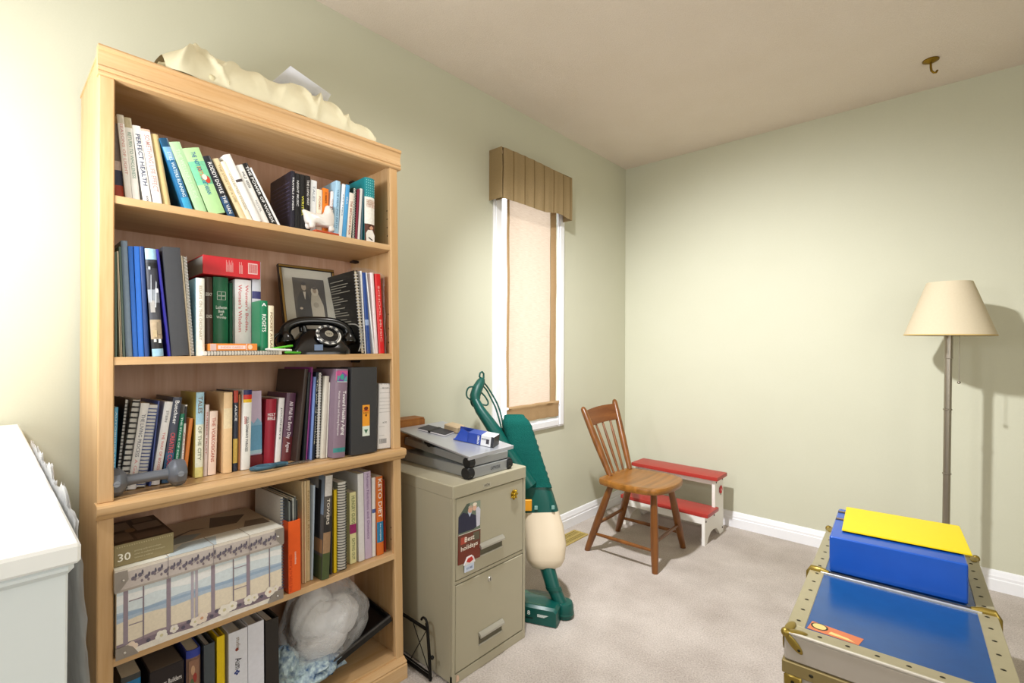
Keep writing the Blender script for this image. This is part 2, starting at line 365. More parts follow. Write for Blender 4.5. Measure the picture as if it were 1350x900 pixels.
# things on the cabinet front: holiday photo card, magnets
def flat_print(name, parent, O, ex_, ey_, W_, H_, items, step=.00012, lift=.0004):
    """a flat print: coloured polygons in 0..1 coordinates, one layer above the next"""
    g = MB(); O, ex_, ey_ = Vector(O), Vector(ex_).normalized(), Vector(ey_).normalized(); n = ex_.cross(ey_)
    for k, (pts, h) in enumerate(items):
        g.face([O+ex_*(a*W_)+ey_*(b*H_)+n*(lift+step*k) for a, b in pts], mat(h, .45, vary=.12, scale=180))
    return g.build(name, parent)
def ov(cx, cy, rx, ry, n=14, a0=0): return [(cx+rx*math.cos(2*PI*k/n+a0), cy+ry*math.sin(2*PI*k/n+a0)) for k in range(n)]
def rc(a, b, c, d): return [(a, b), (c, b), (c, d), (a, d)]
e1 = Vector((0, .9975, -.005)); e2 = Vector((0, .035, 1)).normalized()
cdO = Vector((FX, 1.094, .397))
card = MB(); card.box((0, 0, 0), (.102, .198, .0009), mat('#7c3a26', .4))
co = card.build('holiday_card', None); co.matrix_world = frame(cdO, e1, e2, (1, 0, 0))
tag(co, 'tall photo card of two people above red holiday greeting on the cabinet drawer', 'card')
items = [(rc(0, .5, 1, 1), '#6d7a68'), (rc(0, .8, .5, 1), '#4f5c50'), (rc(.5, .85, 1, 1), '#8a9684'),
         ([(.0, .53), (.0, .80), (.2, .87), (.45, .82), (.62, .80), (.82, .75), (.86, .56), (.7, .53)], '#2b2c42'),
         ([(.82, .55), (.78, .88), (.9, .9), (1, .84), (.98, .56)], '#c9c8d4'), ([(.4, .86), (.5, .76), (.6, .84)], '#b9c4dc'),
         (ov(.52, .88, .10, .055), '#d0a48c'), (ov(.72, .90, .095, .055), '#dcb09a'), (ov(.73, .955, .10, .03), '#e8dcc8'), (ov(.52, .935, .09, .02), '#b8a898'),
         (rc(0, .495, 1, .505), '#e8e0d8'), (rc(0, 0, 1, .495), '#71301f'), (rc(0, .25, 1, .495), '#6a3b2c'), (rc(.1, .33, .34, .45), '#b04a38'), (rc(.66, .33, .95, .47), '#5f5b48')]
flat_print('photo_print', co, (0, 0, .0009), (1, 0, 0), (0, 1, 0), .102, .198, items)
TW = mat('#f0e6d8', .5)
for st_, o_, d_, w_, h_ in (('Best', (.050, .079, .0034), (1, .03, 0), .045, .017), ('holidays', (.050, .050, .0034), (1, .05, 0), .078, .020)):
    g = MB(); g.text(st_, TW, o_, d_, (0, 1, 0), w_, h_); g.build('lettering', co)
mg = MB(); M_ = frame((FX+.002, 1.119, .364), (0, .998, -.02), (0, .02, 1), (1, 0, 0))
mg.box((.002, 0, 0), (.046, .036, .004), mat('#cfd8ea', .5), .001); mg.prism([(-.002, .026), (.05, .026), (.042, .046), (.034, .052), (.012, .050)], lambda a, b, d: (a, b, d), 0, .005, mat('#e8e2e2', .5))
mg.prism([(.008, .036), (.022, .030), (.040, .036), (.032, .048), (.014, .046)], lambda a, b, d: (a, b, d), .005, .0058, mat('#c02c24', .5))
mo = mg.build('house_magnet', None, M=None); mo.matrix_world = M_; tag(mo, 'small house magnet with red roof holding the holiday card', 'magnet')
g = MB(); g.text('HOME', mat('#7a8cb0', .5), (.024, .012, .0043), (1, 0, 0), (0, 1, 0), .03, .009); g.build('lettering', mo)
g = MB(); GOLD = mat('#b8972c', .25, .95, vary=.1)
for k in range(7):
    a = k*2*PI/7; g.ball((.011*math.cos(a), .011*math.sin(a), .005), (.010, .0045, .004), GOLD, 8, Rz(a))
g.ball((0, 0, .006), (.007, .007, .005), GOLD, 10); g.lathe([(0, 0), (.016, 0), (.016, .003), (0, .003)], GOLD, 16)
mo = g.build('gold_magnet', None, 50); mo.matrix_world = frame((FX-.0005, 1.376, .573), (0, 1, 0), (0, 0, 1), (1, 0, 0)); tag(mo, 'gold leaf shaped magnet at the upper right of the top drawer', 'magnet')

# folding lap desk on the cabinet, product box, notebook, wooden block
ALU = mat('#a8abac', .35, .55, vary=.02); ALD = mat('#85888a', .45, .5); RUB = mat('#17181a', .5)
ld = empty('folding_laptop_stand', (.30, 1.27, FZ), 'grey folding metal laptop stand with black rubber feet on the filing cabinet', 'laptop stand')
def l2(x, y, z): return Vector((x-.30, y-1.27, z-FZ))
g = MB(); g.box(l2(.06, 1.172, FZ+.001), l2(.529, 1.362, FZ+.039), ALU, .002); g.build('lower_leg', ld)
g = MB(); g.text('LAPWORK', mat('#26282a', .5), l2(.5297, 1.292, FZ+.021), (0, 1, 0), (0, 0, 1), .05, .012); g.box(l2(.5292, 1.272, FZ+.013), l2(.5295, 1.318, FZ+.029), mat('#8c8f92', .4)); g.build('lettering', ld)
for y, r in ((1.167, .021), (1.367, .019)):
    g = MB(); g.cyl(l2(.515, y-.014, FZ+.021), l2(.515, y+.014, FZ+.021), .0205, RUB, 18); g.box(l2(.515, y-.013, FZ+.001), l2(.531, y+.013, FZ+.041), RUB, .003); fo = g.build('rubber_foot', ld, 40)
    g = MB(); g.lathe([(0, .003), (.009, .003), (.010, 0)], ALU, 14, frame(l2(.5305, y, FZ+.021), (0, 1, 0), (0, 0, 1), (1, 0, 0))); g.build('bolt', fo, 40)
M1 = frame(l2(.524, 1.175, FZ+.042), (.998, 0, -.06), (0, 1, 0), (.06, 0, .998))
g = MB(); g.box((-.40, .0, 0), (.0, .19, .028), ALU, .002); g.build('upper_leg', ld, M=M1)
g = MB(); g.cyl((-.012, -.014, .014), (-.012, .012, .014), .019, RUB, 18); g.box((-.014, -.013, -.004), (.004, .013, .032), RUB, .003); fo = g.build('rubber_foot', ld, 40, M=M1)
M2 = frame(l2(.530, 1.155, FZ+.0755), (.989, .06, -.135), (-.06, .998, 0), (.135, .008, .99))
g = MB(); g.box((-.40, 0, 0), (0, .25, .007), mat('#b9bcc2', .3, .5, vary=.02), .001); g.box((-.004, 0, -.006), (.003, .25, .008), mat('#c4c8d0', .3, .5), .001); g.build('top_panel', ld, M=M2)
g = MB(); g.cyl((-.23, .02, -.014), (-.23, .10, -.014), .011, RUB, 12); g.box((-.27, .03, -.024), (-.21, .07, -.002), RUB, .003); g.build('hinge', ld, 40, M=M2)
bpy.context.view_layer.update()
WM2 = ld.matrix_world @ M2
def on_panel(x, y, ang, z=.0085):
    p = Matrix.Translation(WM2 @ Vector((x, y, z))) @ WM2.to_quaternion().to_matrix().to_4x4() @ Rz(ang); return p
pb = empty('product_box', on_panel(-.018, .150, .36), 'long blue and white product box lying on the laptop stand', 'box')
g = MB(); g.box((-.052, 0, 0), (0, .062, .040), mat('#dfe0e4', .4), .001); g.build('white_end', pb)
g = MB(); g.box((-.106, 0, 0), (-.052, .062, .040), mat('#1f3f9a', .35), .001)
g.box((-.165, 0, 0), (-.106, .062, .003), mat('#1f3f9a', .35)); g.box((-.165, .059, 0), (-.106, .062, .04), mat('#1a3484', .35)); g.prism([(-.160, .003), (-.106, .003), (-.106, .040), (-.135, .050)], lambda a, b, d: (a, d, b), -.001, .0005, mat('#2446a8', .35)); g.build('blue_sleeve', pb)
g = MB(); g.box((-.152, .008, .003), (-.11, .055, .030), mat('#16286a', .4), .006); g.build('open_flap', pb)
g = MB(); g.box((0, 0, 0), (.0008, .062, .040), mat('#2a2b30', .4)); g.box((-.011, -.0006, 0), (.0008, 0, .040), mat('#2a2b30', .4)); g.build('dark_end', pb)
g = MB(); g.text('OMRON', mat('#f2f4fa', .4), (-.062, -.0008, .02), (0, 0, -1), (1, 0, 0), .032, .009); g.text('zoom', mat('#555a66', .4), (-.040, -.0008, .026), (1, 0, 0), (0, 0, 1), .018, .007); g.face([(-.030, -.0007, .010), (-.018, -.0007, .010), (-.018, -.0007, .028), (-.030, -.0007, .028)], mat('#3a3640', .4)); g.build('lettering', pb)
nb = MB(); nb.box((0, 0, 0), (.13, .075, .005), mat('#e8e6ea', .5), .001); nb.box((0, 0, .005), (.13, .075, .0065), mat('#2b2b33', .5), .001); nb.box((.05, -.0006, -.0), (.062, .076, .0075), mat('#18181c', .5))
o = nb.build('pocket_notebook'); o.matrix_world = on_panel(-.345, .06, .25); tag(o, 'small white notebook with dark cover and strap on the laptop stand', 'notebook')
ca = MB(); ca.box((0, 0, 0), (.07, .055, .026), mat('#b09c7c', .6), .004); o = ca.build('cardboard_carton'); o.matrix_world = on_panel(-.29, .15, .15); tag(o, 'small tan carton behind the blue and white box', 'box')
wb = MB(); wb.box((.045, 1.09, FZ+.002), (.115, 1.285, .832), wood('#7a4a1c', '#9a6430', 'z', .5), .003); wb.box((.1145, 1.16, FZ+.01), (.1165, 1.285, .826), wood('#8a5424', '#a87038', 'z', .5), .002)
tag(wb.build('wooden_block'), 'brown wooden box standing against the wall behind the laptop stand', 'wooden box')

# ------------------------------------------------------------------ black iron stand leaning in the gap
IR = mat('#14120f', .5, .5, vary=.1)
st = empty('iron_easel', (.36, 1.04, 0), 'small black wrought iron easel standing between bookcase and filing cabinet', 'easel')
def l3(x, z, y=0): return Vector((x-.36, y, z))
g = MB(); g.tube([l3(.470, .004), l3(.462, .10), l3(.452, .176), l3(.448, .19)], .0055, IR, 8)
g.tube([l3(.20, .004), l3(.20, .19)], .0055, IR, 8); g.tube([l3(.475, .012), l3(.2, .012)], .006, IR, 8); g.tube([l3(.470, .026), l3(.2, .026)], .003, IR, 6); g.tube([l3(.45, .168), l3(.2, .168)], .0055, IR, 8); g.build('frame', st, 50)
g = MB(); g.tube([l3(.452, .17)]+[l3(.435+.016*math.cos(a), .186+.016*math.sin(a)) for a in [x*.35-.6 for x in range(11)]], .004, IR, 8); g.build('scroll', st, 50)
for a, b in (((.463, .03), (.37, .165)), ((.448, .165), (.36, .03))):
    g = MB(); g.tube([l3(*a), l3(*b)], .0016, IR, 6); g.build('wire', st)
g = MB(); g.tube([l3(.465, .085), l3(.474, .083)], .004, IR, 8); g.ball(l3(.479, .085), .007, IR, 10); g.build('knob', st, 50)

# ------------------------------------------------------------------ upright vacuum leaning against the wall
VG = mat('#064c44', .35, vary=.04); VGD = mat('#084a40', .45); VC = mat('#d8c8ae', .35, vary=.01)
VF = bumpy('vacuum_quilt', '#044c46', '#085c52', 260, 1.0, .004, .85)
vb = Vector((.55, 1.65, 0))
va_ = empty('upright_vacuum', vb, 'green and cream upright vacuum cleaner leaning beside the filing cabinet', 'vacuum cleaner')
wd = Vector((.72, .69, 0)).normalized()               # the face of the bag looks towards +x -y
wdir = Vector((.69, .72, 0)).normalized(); nrm = Vector((.72, -.69, 0)).normalized()
def sect(c, hw, hd, n=24, e=2.6, tilt=Vector((0, 0, 0))):
    pts = []
    for k in range(n):
        a = 2*PI*k/n; ca_, sa = math.cos(a), math.sin(a)
        pts.append(Vector(c)-vb+wdir*(hw*math.copysign(abs(ca_)**(2/e), ca_))+nrm*(hd*math.copysign(abs(sa)**(2/e), sa))+Vector((0, 0, 1))*(.38*hd*math.copysign(abs(sa)**(2/e), sa)))
    return pts
def loft(secs, m, name, smooth=50, e=2.6, parent=va_):
    g = MB(); g.skin([g.ring(sect(c, a, b, 28, e)) for c, a, b in secs], m); return g.build(name, parent, smooth)
loft([((.56, 1.664, .045), .030, .028), ((.52, 1.655, .115), .030, .028), ((.478, 1.663, .195), .034, .032)], VG, 'neck', 40, 2.2)
loft([((.530, 1.656, .098), .033, .031), ((.523, 1.655, .112), .033, .031)], VGD, 'neck_ring', 40, 2.2)
loft([((.480, 1.664, .172), .040, .034), ((.474, 1.668, .180), .066, .048), ((.466, 1.675, .205), .083, .058), ((.452, 1.690, .262), .092, .062), ((.430, 1.700, .335), .090, .060), ((.412, 1.700, .395), .084, .056), ((.405, 1.698, .425), .080, .054)], VC, 'motor_housing', 45, 2.8)
loft([((.413, 1.700, .388), .0850, .0575), ((.406, 1.698, .415), .0840, .057), ((.392, 1.690, .482), .078, .054), ((.388, 1.688, .50), .076, .052)], VG, 'collar', 40, 2.8)
g = MB(); secs = []
for k in range(26):
    t = k/25; c = Vector((.390, 1.688, .495)).lerp(Vector((.292, 1.658, .815)), t)
    hw = .078-.014*t+.0022*math.sin(t*70); hd = .056-.008*t+.0016*math.sin(t*70+1)
    if k > 22: hw *= (1-.10*(k-22)); hd *= (1-.12*(k-22))
    secs.append(g.ring(sect(c, hw, hd, 32, 3.6)))
g.skin(secs, VF); g.build('cloth_bag', va_, 60)
cpos = Vector((.407, 1.699, .41))-vb
g = MB(); a = cpos+nrm*.058-wdir*.062+Vector((0, 0, .03)); g.box((-.024, -.006, -.022), (.024, .006, .026), mat('#e0981c', .5), .002, frame(a, wdir, nrm, (0, 0, 1))); g.build('orange_label', va_)
for s_ in (-.02, .055):
    a = cpos+nrm*.064+wdir*s_+Vector((0, 0, .022)); g = MB(); g.box((-.007, -.002, -.008), (.007, .002, .008), mat('#7fa8a0', .5), .001, frame(a, wdir, nrm, (0, 0, 1))); g.build('clip', va_)
hp = [Vector(p)-vb for p in [(.405, 1.640, .52), (.345, 1.602, .62), (.30, 1.578, .690), (.27, 1.568, .741), (.24, 1.553, .787), (.19, 1.540, .845), (.163, 1.538, .884)]]
g = MB(); g.tube(hp, [.036, .034, .032, .030, .027, .023, .020], VG, 14); hn = g.build('handle', va_, 50)
g = MB(); g.tube([Vector(p)-vb for p in [(.163, 1.538, .880), (.152, 1.545, .905), (.147, 1.565, .937), (.142, 1.592, .965), (.140, 1.604, .980)]], [.021, .025, .025, .021, .013], VGD, 12); g.build('grip', hn, 50)
lp = [(.140, 1.600, .975), (.139, 1.586, .992), (.138, 1.590, 1.008), (.138, 1.604, 1.013), (.138, 1.614, 1.004), (.139, 1.613, .985), (.140, 1.606, .975)]
g = MB(); g.tube([Vector(p)-vb for p in lp], .0045, VGD, 8); g.build('hanging_loop', hn, 50)
# power cord hooked round the handle
cp = [(.150, 1.600, .965), (.152, 1.622, .945), (.165, 1.645, .905), (.19, 1.655, .86), (.215, 1.655, .81), (.235, 1.645, .765), (.26, 1.625, .70), (.275, 1.60, .62), (.275, 1.59, .56)]
cq = [(.150, 1.585, .955), (.158, 1.612, .930), (.172, 1.632, .885), (.195, 1.640, .84), (.23, 1.635, .77), (.27, 1.62, .69)]
cl = [(.150, 1.560, .945), (.135, 1.525, .945), (.130, 1.512, .92), (.14, 1.515, .895), (.160, 1.560, .872), (.18, 1.59, .86), (.182, 1.60, .875), (.165, 1.585, .91), (.150, 1.55, .935), (.14, 1.53, .90), (.150, 1.53, .862), (.17, 1.555, .85)]
def smooth_path(P, n=6):
    P = [Vector(p) for p in P]; out = []
    for i in range(len(P)-1):
        p0, p1, p2, p3 = P[max(0, i-1)], P[i], P[i+1], P[min(len(P)-1, i+2)]
        for k in range(n):
            t = k/n; out.append(.5*((2*p1)+(p2-p0)*t+(2*p0-5*p1+4*p2-p3)*t*t+(-p0+3*p1-3*p2+p3)*t**3))
    return out+[P[-1]]
g = MB()
for P in (cp, cq, cl): g.tube([p-vb for p in smooth_path(P)], .0038, VGD, 6)
g.build('power_cord', va_, 60)
# floor nozzle: wedge with a swivel hub
fdir = Vector((.107, .045, 0)).normalized(); bdir = Vector((-.045, .107, 0)).normalized(); fr = Vector((.605, 1.572, .004))-vb
def nzp(a, b, c): return fr-fdir*a+bdir*b+Vector((0, 0, c))
g = MB(); secs = []
for b_, zt, a1, a0 in ((0, .062, .235, .004), (.012, .070, .24, 0), (.05, .068, .24, 0), (.10, .060, .235, .0), (.16, .046, .21, .02), (.20, .034, .17, .05)):
    secs.append(g.ring([nzp(a0, b_, .0), nzp(a1, b_, 0), nzp(a1, b_, zt*.8), nzp(a1-.015, b_, zt), nzp(a0+.012, b_, zt), nzp(a0, b_, zt*.85)]))
g.skin(secs, VG); no = g.build('nozzle', va_, 35)
g = MB(); g.face([nzp(.05, .018, .0705), nzp(.22, .018, .0705), nzp(.19, .15, .0505), nzp(.06, .15, .0505)], mat('#2c5c48', .25)); g.build('window', no)
g = MB(); g.box((0.10, -.0006, .018), (.19, 0.0004, .024), mat('#04261f', .5), M=frame(fr, -fdir, bdir, (0, 0, 1))); WL = mat('#dfe8e2', .5)
[g.box((.036+.004*k, .0006, .040-.0022*k), (.082, .0012, .0412-.0022*k), WL, 0, frame(fr, -fdir, -bdir, (0, 0, 1))) for k in range(5)]; g.text('L', WL, nzp(.165, -.0012, .044), fdir, (0, 0, 1), .012, .018); g.text('8', WL, nzp(.118, -.0012, .042), fdir, (0, 0, 1), .012, .018); g.build('lettering', no)
hub = Vector((.572, 1.668, .0))-vb
g = MB(); g.lathe([(0, .002), (.036, .002), (.040, .02), (.039, .05), (.034, .062), (0, .066)], VG, 24, T(*hub)); hb = g.build('swivel_hub', va_, 40)
g = MB(); g.lathe([(.0385, .012), (.0415, .016), (.0415, .022), (.0385, .026)], VGD, 24, T(*hub), cap=False); g.build('seam', hb, 40)

# ------------------------------------------------------------------ wooden chair
CWD = lambda ax_: wood('#5a3210', '#85511f', ax_, .32, 1.3, .5)
CWS = wood('#68400f', '#9c672a', 'y', .30, 1.3, .5)
cc = Vector((.56, 2.41, 0))
ch = empty('wooden_chair', cc, 'honey brown wooden spindle back chair with plank seat in the corner', 'chair')
def c3(p): return Vector(p)-cc
out = [(.376, 2.262), (.386, 2.240), (.405, 2.231), (.45, 2.222), (.52, 2.212), (.60, 2.214), (.665, 2.228), (.705, 2.258), (.728, 2.31), (.740, 2.38), (.740, 2.45), (.728, 2.515), (.70, 2.558), (.64, 2.585), (.54, 2.585), (.46, 2.572), (.405, 2.560), (.384, 2.535), (.374, 2.45), (.372, 2.34)]
om = [Vector((x, y, 0)) for x, y in out]; osm = smooth_path([om[-1]]+om+[om[0]], 3)[3:-1]
cen = Vector((.55, 2.40, 0))
g = MB(); rings = []
for s_, z in ((.0, .396), (.9, .396), (.985, .399), (1, .408), (1, .420), (.985, .428), (.94, .431), (.8, .427), (.5, .424), (.02, .423)):
    rings.append(g.ring([c3(cen+(p-cen)*s_+Vector((0, 0, z))) for p in osm]))
g.skin(rings, CWS); g.build('seat', ch, 40)
for foot, top in (((.278, 2.291, 0), (.445, 2.262, .400)), ((.682, 2.287, 0), (.672, 2.292, .400)), ((.660, 2.685, 0), (.668, 2.49, .400)), ((.262, 2.656, 0), (.435, 2.51, .400))):
    a, b = c3(foot), c3(top); g = MB(); g.tube([a.lerp(b, t) for t in (0, .25, .5, .75, 1)], [.0155, .0195, .0205, .0185, .016], CWD('z'), 12); g.build('leg', ch, 50)
L_ = {'A': ((.278, 2.291, 0), (.445, 2.262, .400)), 'B': ((.682, 2.287, 0), (.672, 2.292, .400)), 'C': ((.660, 2.685, 0), (.668, 2.49, .400)), 'D': ((.262, 2.656, 0), (.435, 2.51, .400))}
for p, q, z in (('A', 'B', .108), ('D', 'C', .100), ('A', 'D', .165), ('B', 'C', .150)):
    a = c3(Vector(L_[p][0]).lerp(Vector(L_[p][1]), z/.4)); b = c3(Vector(L_[q][0]).lerp(Vector(L_[q][1]), z/.4))
    g = MB(); g.tube([a, a.lerp(b, .3), a.lerp(b, .5), a.lerp(b, .7), b], [.0075, .0095, .0105, .0095, .0075], CWD('y'), 10); g.build('stretcher', ch, 50)
PA, PB = [((.398, 2.332, .425), (.205, 2.350, .783)), ((.408, 2.535, .425), (.240, 2.645, .806))]
for a, b in (PA, PB):
    a, b = c3(a), c3(b); d_ = (b-a)
    g = MB(); g.tube([a+d_*t for t in (-.0, .2, .45, .75, .95, .985, 1.0)], [.0145, .0175, .020, .0185, .0165, .013, .006], CWD('z'), 12); g.build('post', ch, 60)
def along(P, t): return c3(Vector(P[0]).lerp(Vector(P[1]), t))
g = MB(); rings = []
for k in range(9):
    s_ = k/8; lo = along(PA, .705).lerp(along(PB, .705), s_); hi = along(PA, .935).lerp(along(PB, .935), s_); bow = Vector((-.020, .004, 0))*math.sin(s_*PI); th = Vector((.009, 0, .003))
    rings.append(g.ring([lo+bow-th, lo+bow+th, hi+bow+th+Vector((0, 0, .004*math.sin(s_*PI))), hi+bow-th]))
g.skin(rings, wood('#5c2f10', '#7c4a22', 'y', .4, 1.3)); g.build('crest_rail', ch, 30)
for k in (1, 2, 3):
    s_ = k/4; a = c3((.395, 2.332+.203*s_, .425)); b = along(PA, .72).lerp(along(PB, .72), s_)+Vector((-.018, .004, 0))*math.sin(s_*PI)
    g = MB(); g.tube([a.lerp(b, t) for t in (0, .3, .5, .7, 1)], [.006, .008, .0088, .008, .006], CWD('z'), 8); g.build('spindle', ch, 50)

# ------------------------------------------------------------------ red and white step stool
RED = mat('#aa352d', .38, vary=.05); SW = mat('#ece8e0', .45, vary=.02)
so = Vector((.48, 2.95, 0))
ss = empty('step_stool', so, 'white two step stool with red treads against the back wall behind the chair', 'step stool')
def s3(x, y, z): return Vector((x, y, z))-so
g = MB(); g.box(s3(.212, 2.918, .343), s3(.768, 3.088, .365), RED, .004, None, 2); g.build('upper_tread', ss, 40)
g = MB(); g.box(s3(.205, 2.788, .158), s3(.760, 2.968, .180), RED, .006, None, 2); g.build('lower_tread', ss, 40)
SP = [(2.785, 0), (2.785+.035, 0), (2.84, .030), (2.875, .055), (2.92, .060), (2.965, .055), (3.0, .030), (3.03, 0), (3.088, 0), (3.088, .343), (2.945, .343), (2.945, .168), (2.93, .158), (2.785, .158)]
for x in (.228, .727):
    g = MB(); g.prism(SP, lambda a, b, d: s3(d, a, b), x, x+.018, SW); g.build('side_panel', ss)
for y, z0, z1 in ((2.95, .310, .343), (2.79, .118, .158), (3.07, .02, .07)):
    g = MB(); g.box(s3(.246, y, z0), s3(.727, y+.015, z1), SW, .001); g.build('rail', ss)
g = MB(); RD = mat('#3a1a18', .5)
for y, z in ((2.80, .135), (2.93, .140), (3.07, .325), (2.965, .325), (3.07, .03)): g.cyl(s3(.745, y, z), s3(.7475, y, z), .0055, RD, 10)
g.build('screw', ss, 40)
g = MB()
for k in range(5):
    a = k*2*PI/5; g.ball(s3(.7485, 3.035+.014*math.cos(a), .268+.014*math.sin(a)), (.004, .012, .012), mat('#c4242a', .5), 8)
g.ball(s3(.751, 3.035, .268), (.004, .008, .008), mat('#e8a0a0', .5), 8); g.box(s3(.747, 3.033, .236), s3(.749, 3.038, .262), mat('#4c5a30', .5)); g.build('flower_applique', ss, 50)

# ------------------------------------------------------------------ floor lamp
NI = mat('#a0988c', .34, .9, vary=.02)
SHD2 = cloth_mat('lampshade_cloth', '#e0d2b4', '#e6dabf', (150, 150, 150), .25, .85, .1)
fl = empty('floor_lamp', Matrix.Translation((1.762, 2.95, 0)) @ Ry(.011), 'nickel floor lamp with cream conical shade near the back wall', 'floor lamp')
g = MB(); g.lathe([(0, 0.004), (.135, 0.004), (.138, .010), (.13, .018), (.03, .026), (.014, .034), (0, .034)], NI, 36); g.build('base', fl, 40)
g = MB(); g.cyl((0, 0, .03), (0, 0, 1.09), .0135, NI, 16); g.build('pole', fl, 40)
g = MB(); g.cyl((0, 0, 1.09), (0, 0, 1.25), .0155, NI, 16); g.cyl((0, 0, 1.25), (0, 0, 1.32), .018, mat('#d8d0c0', .5), 16); g.build('socket', fl, 40)
for z in (.28, .567, .857, 1.09):
    g = MB(); g.lathe([(.0135, z-.004), (.0165, z-.002), (.0165, z+.002), (.0135, z+.004)], NI, 16, None, False); g.build('collar', fl, 40)
sc = MB(); prof = [(.158, 1.192), (.159, 1.194), (.0795, 1.432), (.0785, 1.432), (.157, 1.194)]
sc.lathe(prof, SHD2, 64, None, False); sd = sc.build('shade', fl, 30)
g = MB(); g.lathe([(.1575, 1.191), (.1605, 1.191), (.1595, 1.196), (.157, 1.196)], mat('#c9ac70', .7), 64, None, False); g.build('trim', sd, 60)
for k in range(3):
    g = MB(); a = k*2*PI/3; g.tube([(.0, 0, 1.33), (.079*math.cos(a), .079*math.sin(a), 1.425)], .0018, NI, 6); g.build('spider_arm', fl)
g = MB(); g.tube([(.036, -.028, 1.23), (.036, -.028, .992)], .0013, NI, 6); g.ball((.036, -.028, .983), .0065, NI, 12); g.build('pull_chain', fl, 50)

# ------------------------------------------------------------------ steamer trunk with box and folder
TBL = mat('#0f4680', .22, .0, .6, vary=.12, scale=25); TM = mat('#a9a082', .4, .35, vary=.08, scale=30); TS = mat('#b8b0a6', .42, .45, vary=.06, scale=12); TB = mat('#9a8440', .35, .8, vary=.1); TSTR = mat('#8a7a50', .45, .4, vary=.08)
ta = .0523
trk = empty('steamer_trunk', T(1.463, 1.38, 0) @ Rz(ta), 'old metal bound trunk with dark blue lid panels in the right foreground', 'trunk')
TWd, TLn, TZ = .432, .905, .42
g = MB(); g.box((.006, .006, .012), (TWd-.006, TLn-.006, TZ-.078), TS, .003); g.build('body', trk)
g = MB(); g.box((0, 0, TZ-.072), (TWd, TLn, TZ-.004), TS, .005); ld_ = g.build('lid', trk)
for y0, y1 in ((.042, .425), (.455, TLn-.042)):
    g = MB(); g.box((.036, y0, TZ-.006), (TWd-.036, y1, TZ-.0015), TBL, .001); g.build('blue_panel', ld_)
for a, b in (((0, 0), (TWd, .046)), ((0, TLn-.046), (TWd, TLn)), ((0, .046), (.040, TLn-.046)), ((TWd-.040, .046), (TWd, TLn-.046))):
    g = MB(); g.box((a[0], a[1], TZ-.005), (b[0], b[1], TZ), TM, .0012); g.build('edge_strip', ld_)
g = MB(); g.box((.030, .428, TZ-.004), (TWd-.030, .434, TZ+.004), mat('#d4d4d0', .3, .7), .001); g.box((.030, .434, TZ-.004), (TWd-.030, .455, TZ+.001), mat('#3a3834', .5), .001); g.build('seam', ld_)
g = MB(); g.box((-.003, -.003, TZ-.004), (TWd+.003, .004, TZ+.002), mat('#e4e0d8', .25, .6), .0015); g.build('front_edge', ld_)
g = MB(); g.box((-.004, -.004, TZ-.104), (TWd+.004, TLn+.004, TZ-.072), TSTR, .002); g.build('lower_band', trk)
RV = mat('#2e2a1c', .4, .6); g = MB()
for k in range(12):
    y = .075+k*.068
    for x in (.022, TWd-.022): g.ball((x, y, TZ), (.0055, .0035, .002), RV, 8)
for k in range(6): g.ball((.075+k*.057, .024, TZ), (.0055, .0035, .002), RV, 8); g.ball((.06+k*.065, -.004, TZ-.088), (.005, .002, .004), RV, 8)
tag(g.build('rivets', trk, 60), kind='stuff')
def cap(x, y, sx, sy):
    g = MB(); g.ball((x+sx*.004, y+sy*.004, TZ-.004), .0115, TB, 14)
    g.ball((x+sx*.026, y+sy*.010, TZ+.0012), (.026, .011, .0026), TB, 14, Rz(sx*sy*.28)); g.ball((x+sx*.010, y+sy*.030, TZ+.0012), (.011, .030, .0026), TB, 14, Rz(-sx*sy*.12))
    g.ball((x+sx*.022, y-sy*.002, TZ-.024), (.010, .0028, .028), TB, 14, Ry(-sx*.75)); g.ball((x-sx*.002, y+sy*.014, TZ-.026), (.0028, .010, .026), TB, 14)
    g.ball((x+sx*.034, y-sy*.004, TZ-.036), (.0035, .002, .0035), mat('#2e2a1c', .4, .6), 8)
    g.build('corner_cap', ld_, 50)
cap(0, 0, 1, 1); cap(TWd, 0, -1, 1); cap(0, TLn, 1, -1); cap(TWd, TLn, -1, -1)
for x, s_ in ((0, 1), (TWd, -1)):
    g = MB(); g.tube([(x-s_*.003, .44, TZ-.05), (x-s_*.002, .44, TZ-.01), (x+s_*.006, .44, TZ+.004), (x+s_*.03, .44, TZ+.004), (x+s_*.052, .436, TZ+.002)], [.008, .009, .010, .010, .007], TB, 10); g.build('hinge_bracket', ld_, 50)
for x in (.02, TWd-.02):
    g = MB(); g.box((x-.02, -.004, TZ-.135), (x+.02, .004, TZ-.104), TB, .004); g.cyl((x, -.003, TZ-.12), (x, -.006, TZ-.12), .004, RV, 8); g.build('corner_plate', trk, 40)
g = MB(); g.box((0.195, -.006, TZ-.11), (.235, .002, TZ-.05), TB, .003); g.build('hasp', trk)
g = MB(); ST = mat('#d9c07a', .5)
g.prism([(0, 0), (.108, -.004), (.116, .034), (.006, .045)], lambda a, b, d: (.044+a, .052+b, TZ-.0012+d), 0, .0006, mat('#c8744c', .5))
g.prism(ov(.024, .026, .019, .017, 18), lambda a, b, d: (.044+a, .052+b, TZ-.0006+d), 0, .0003, mat('#2a2a22', .5)); g.prism(ov(.024, .026, .015, .0135, 18), lambda a, b, d: (.044+a, .052+b, TZ-.0003+d), 0, .0003, ST)
g.prism([(.045, .006), (.10, .002), (.085, .012), (.05, .018)], lambda a, b, d: (.044+a, .052+b, TZ-.0006+d), 0, .0003, ST); g.build('sticker', ld_)
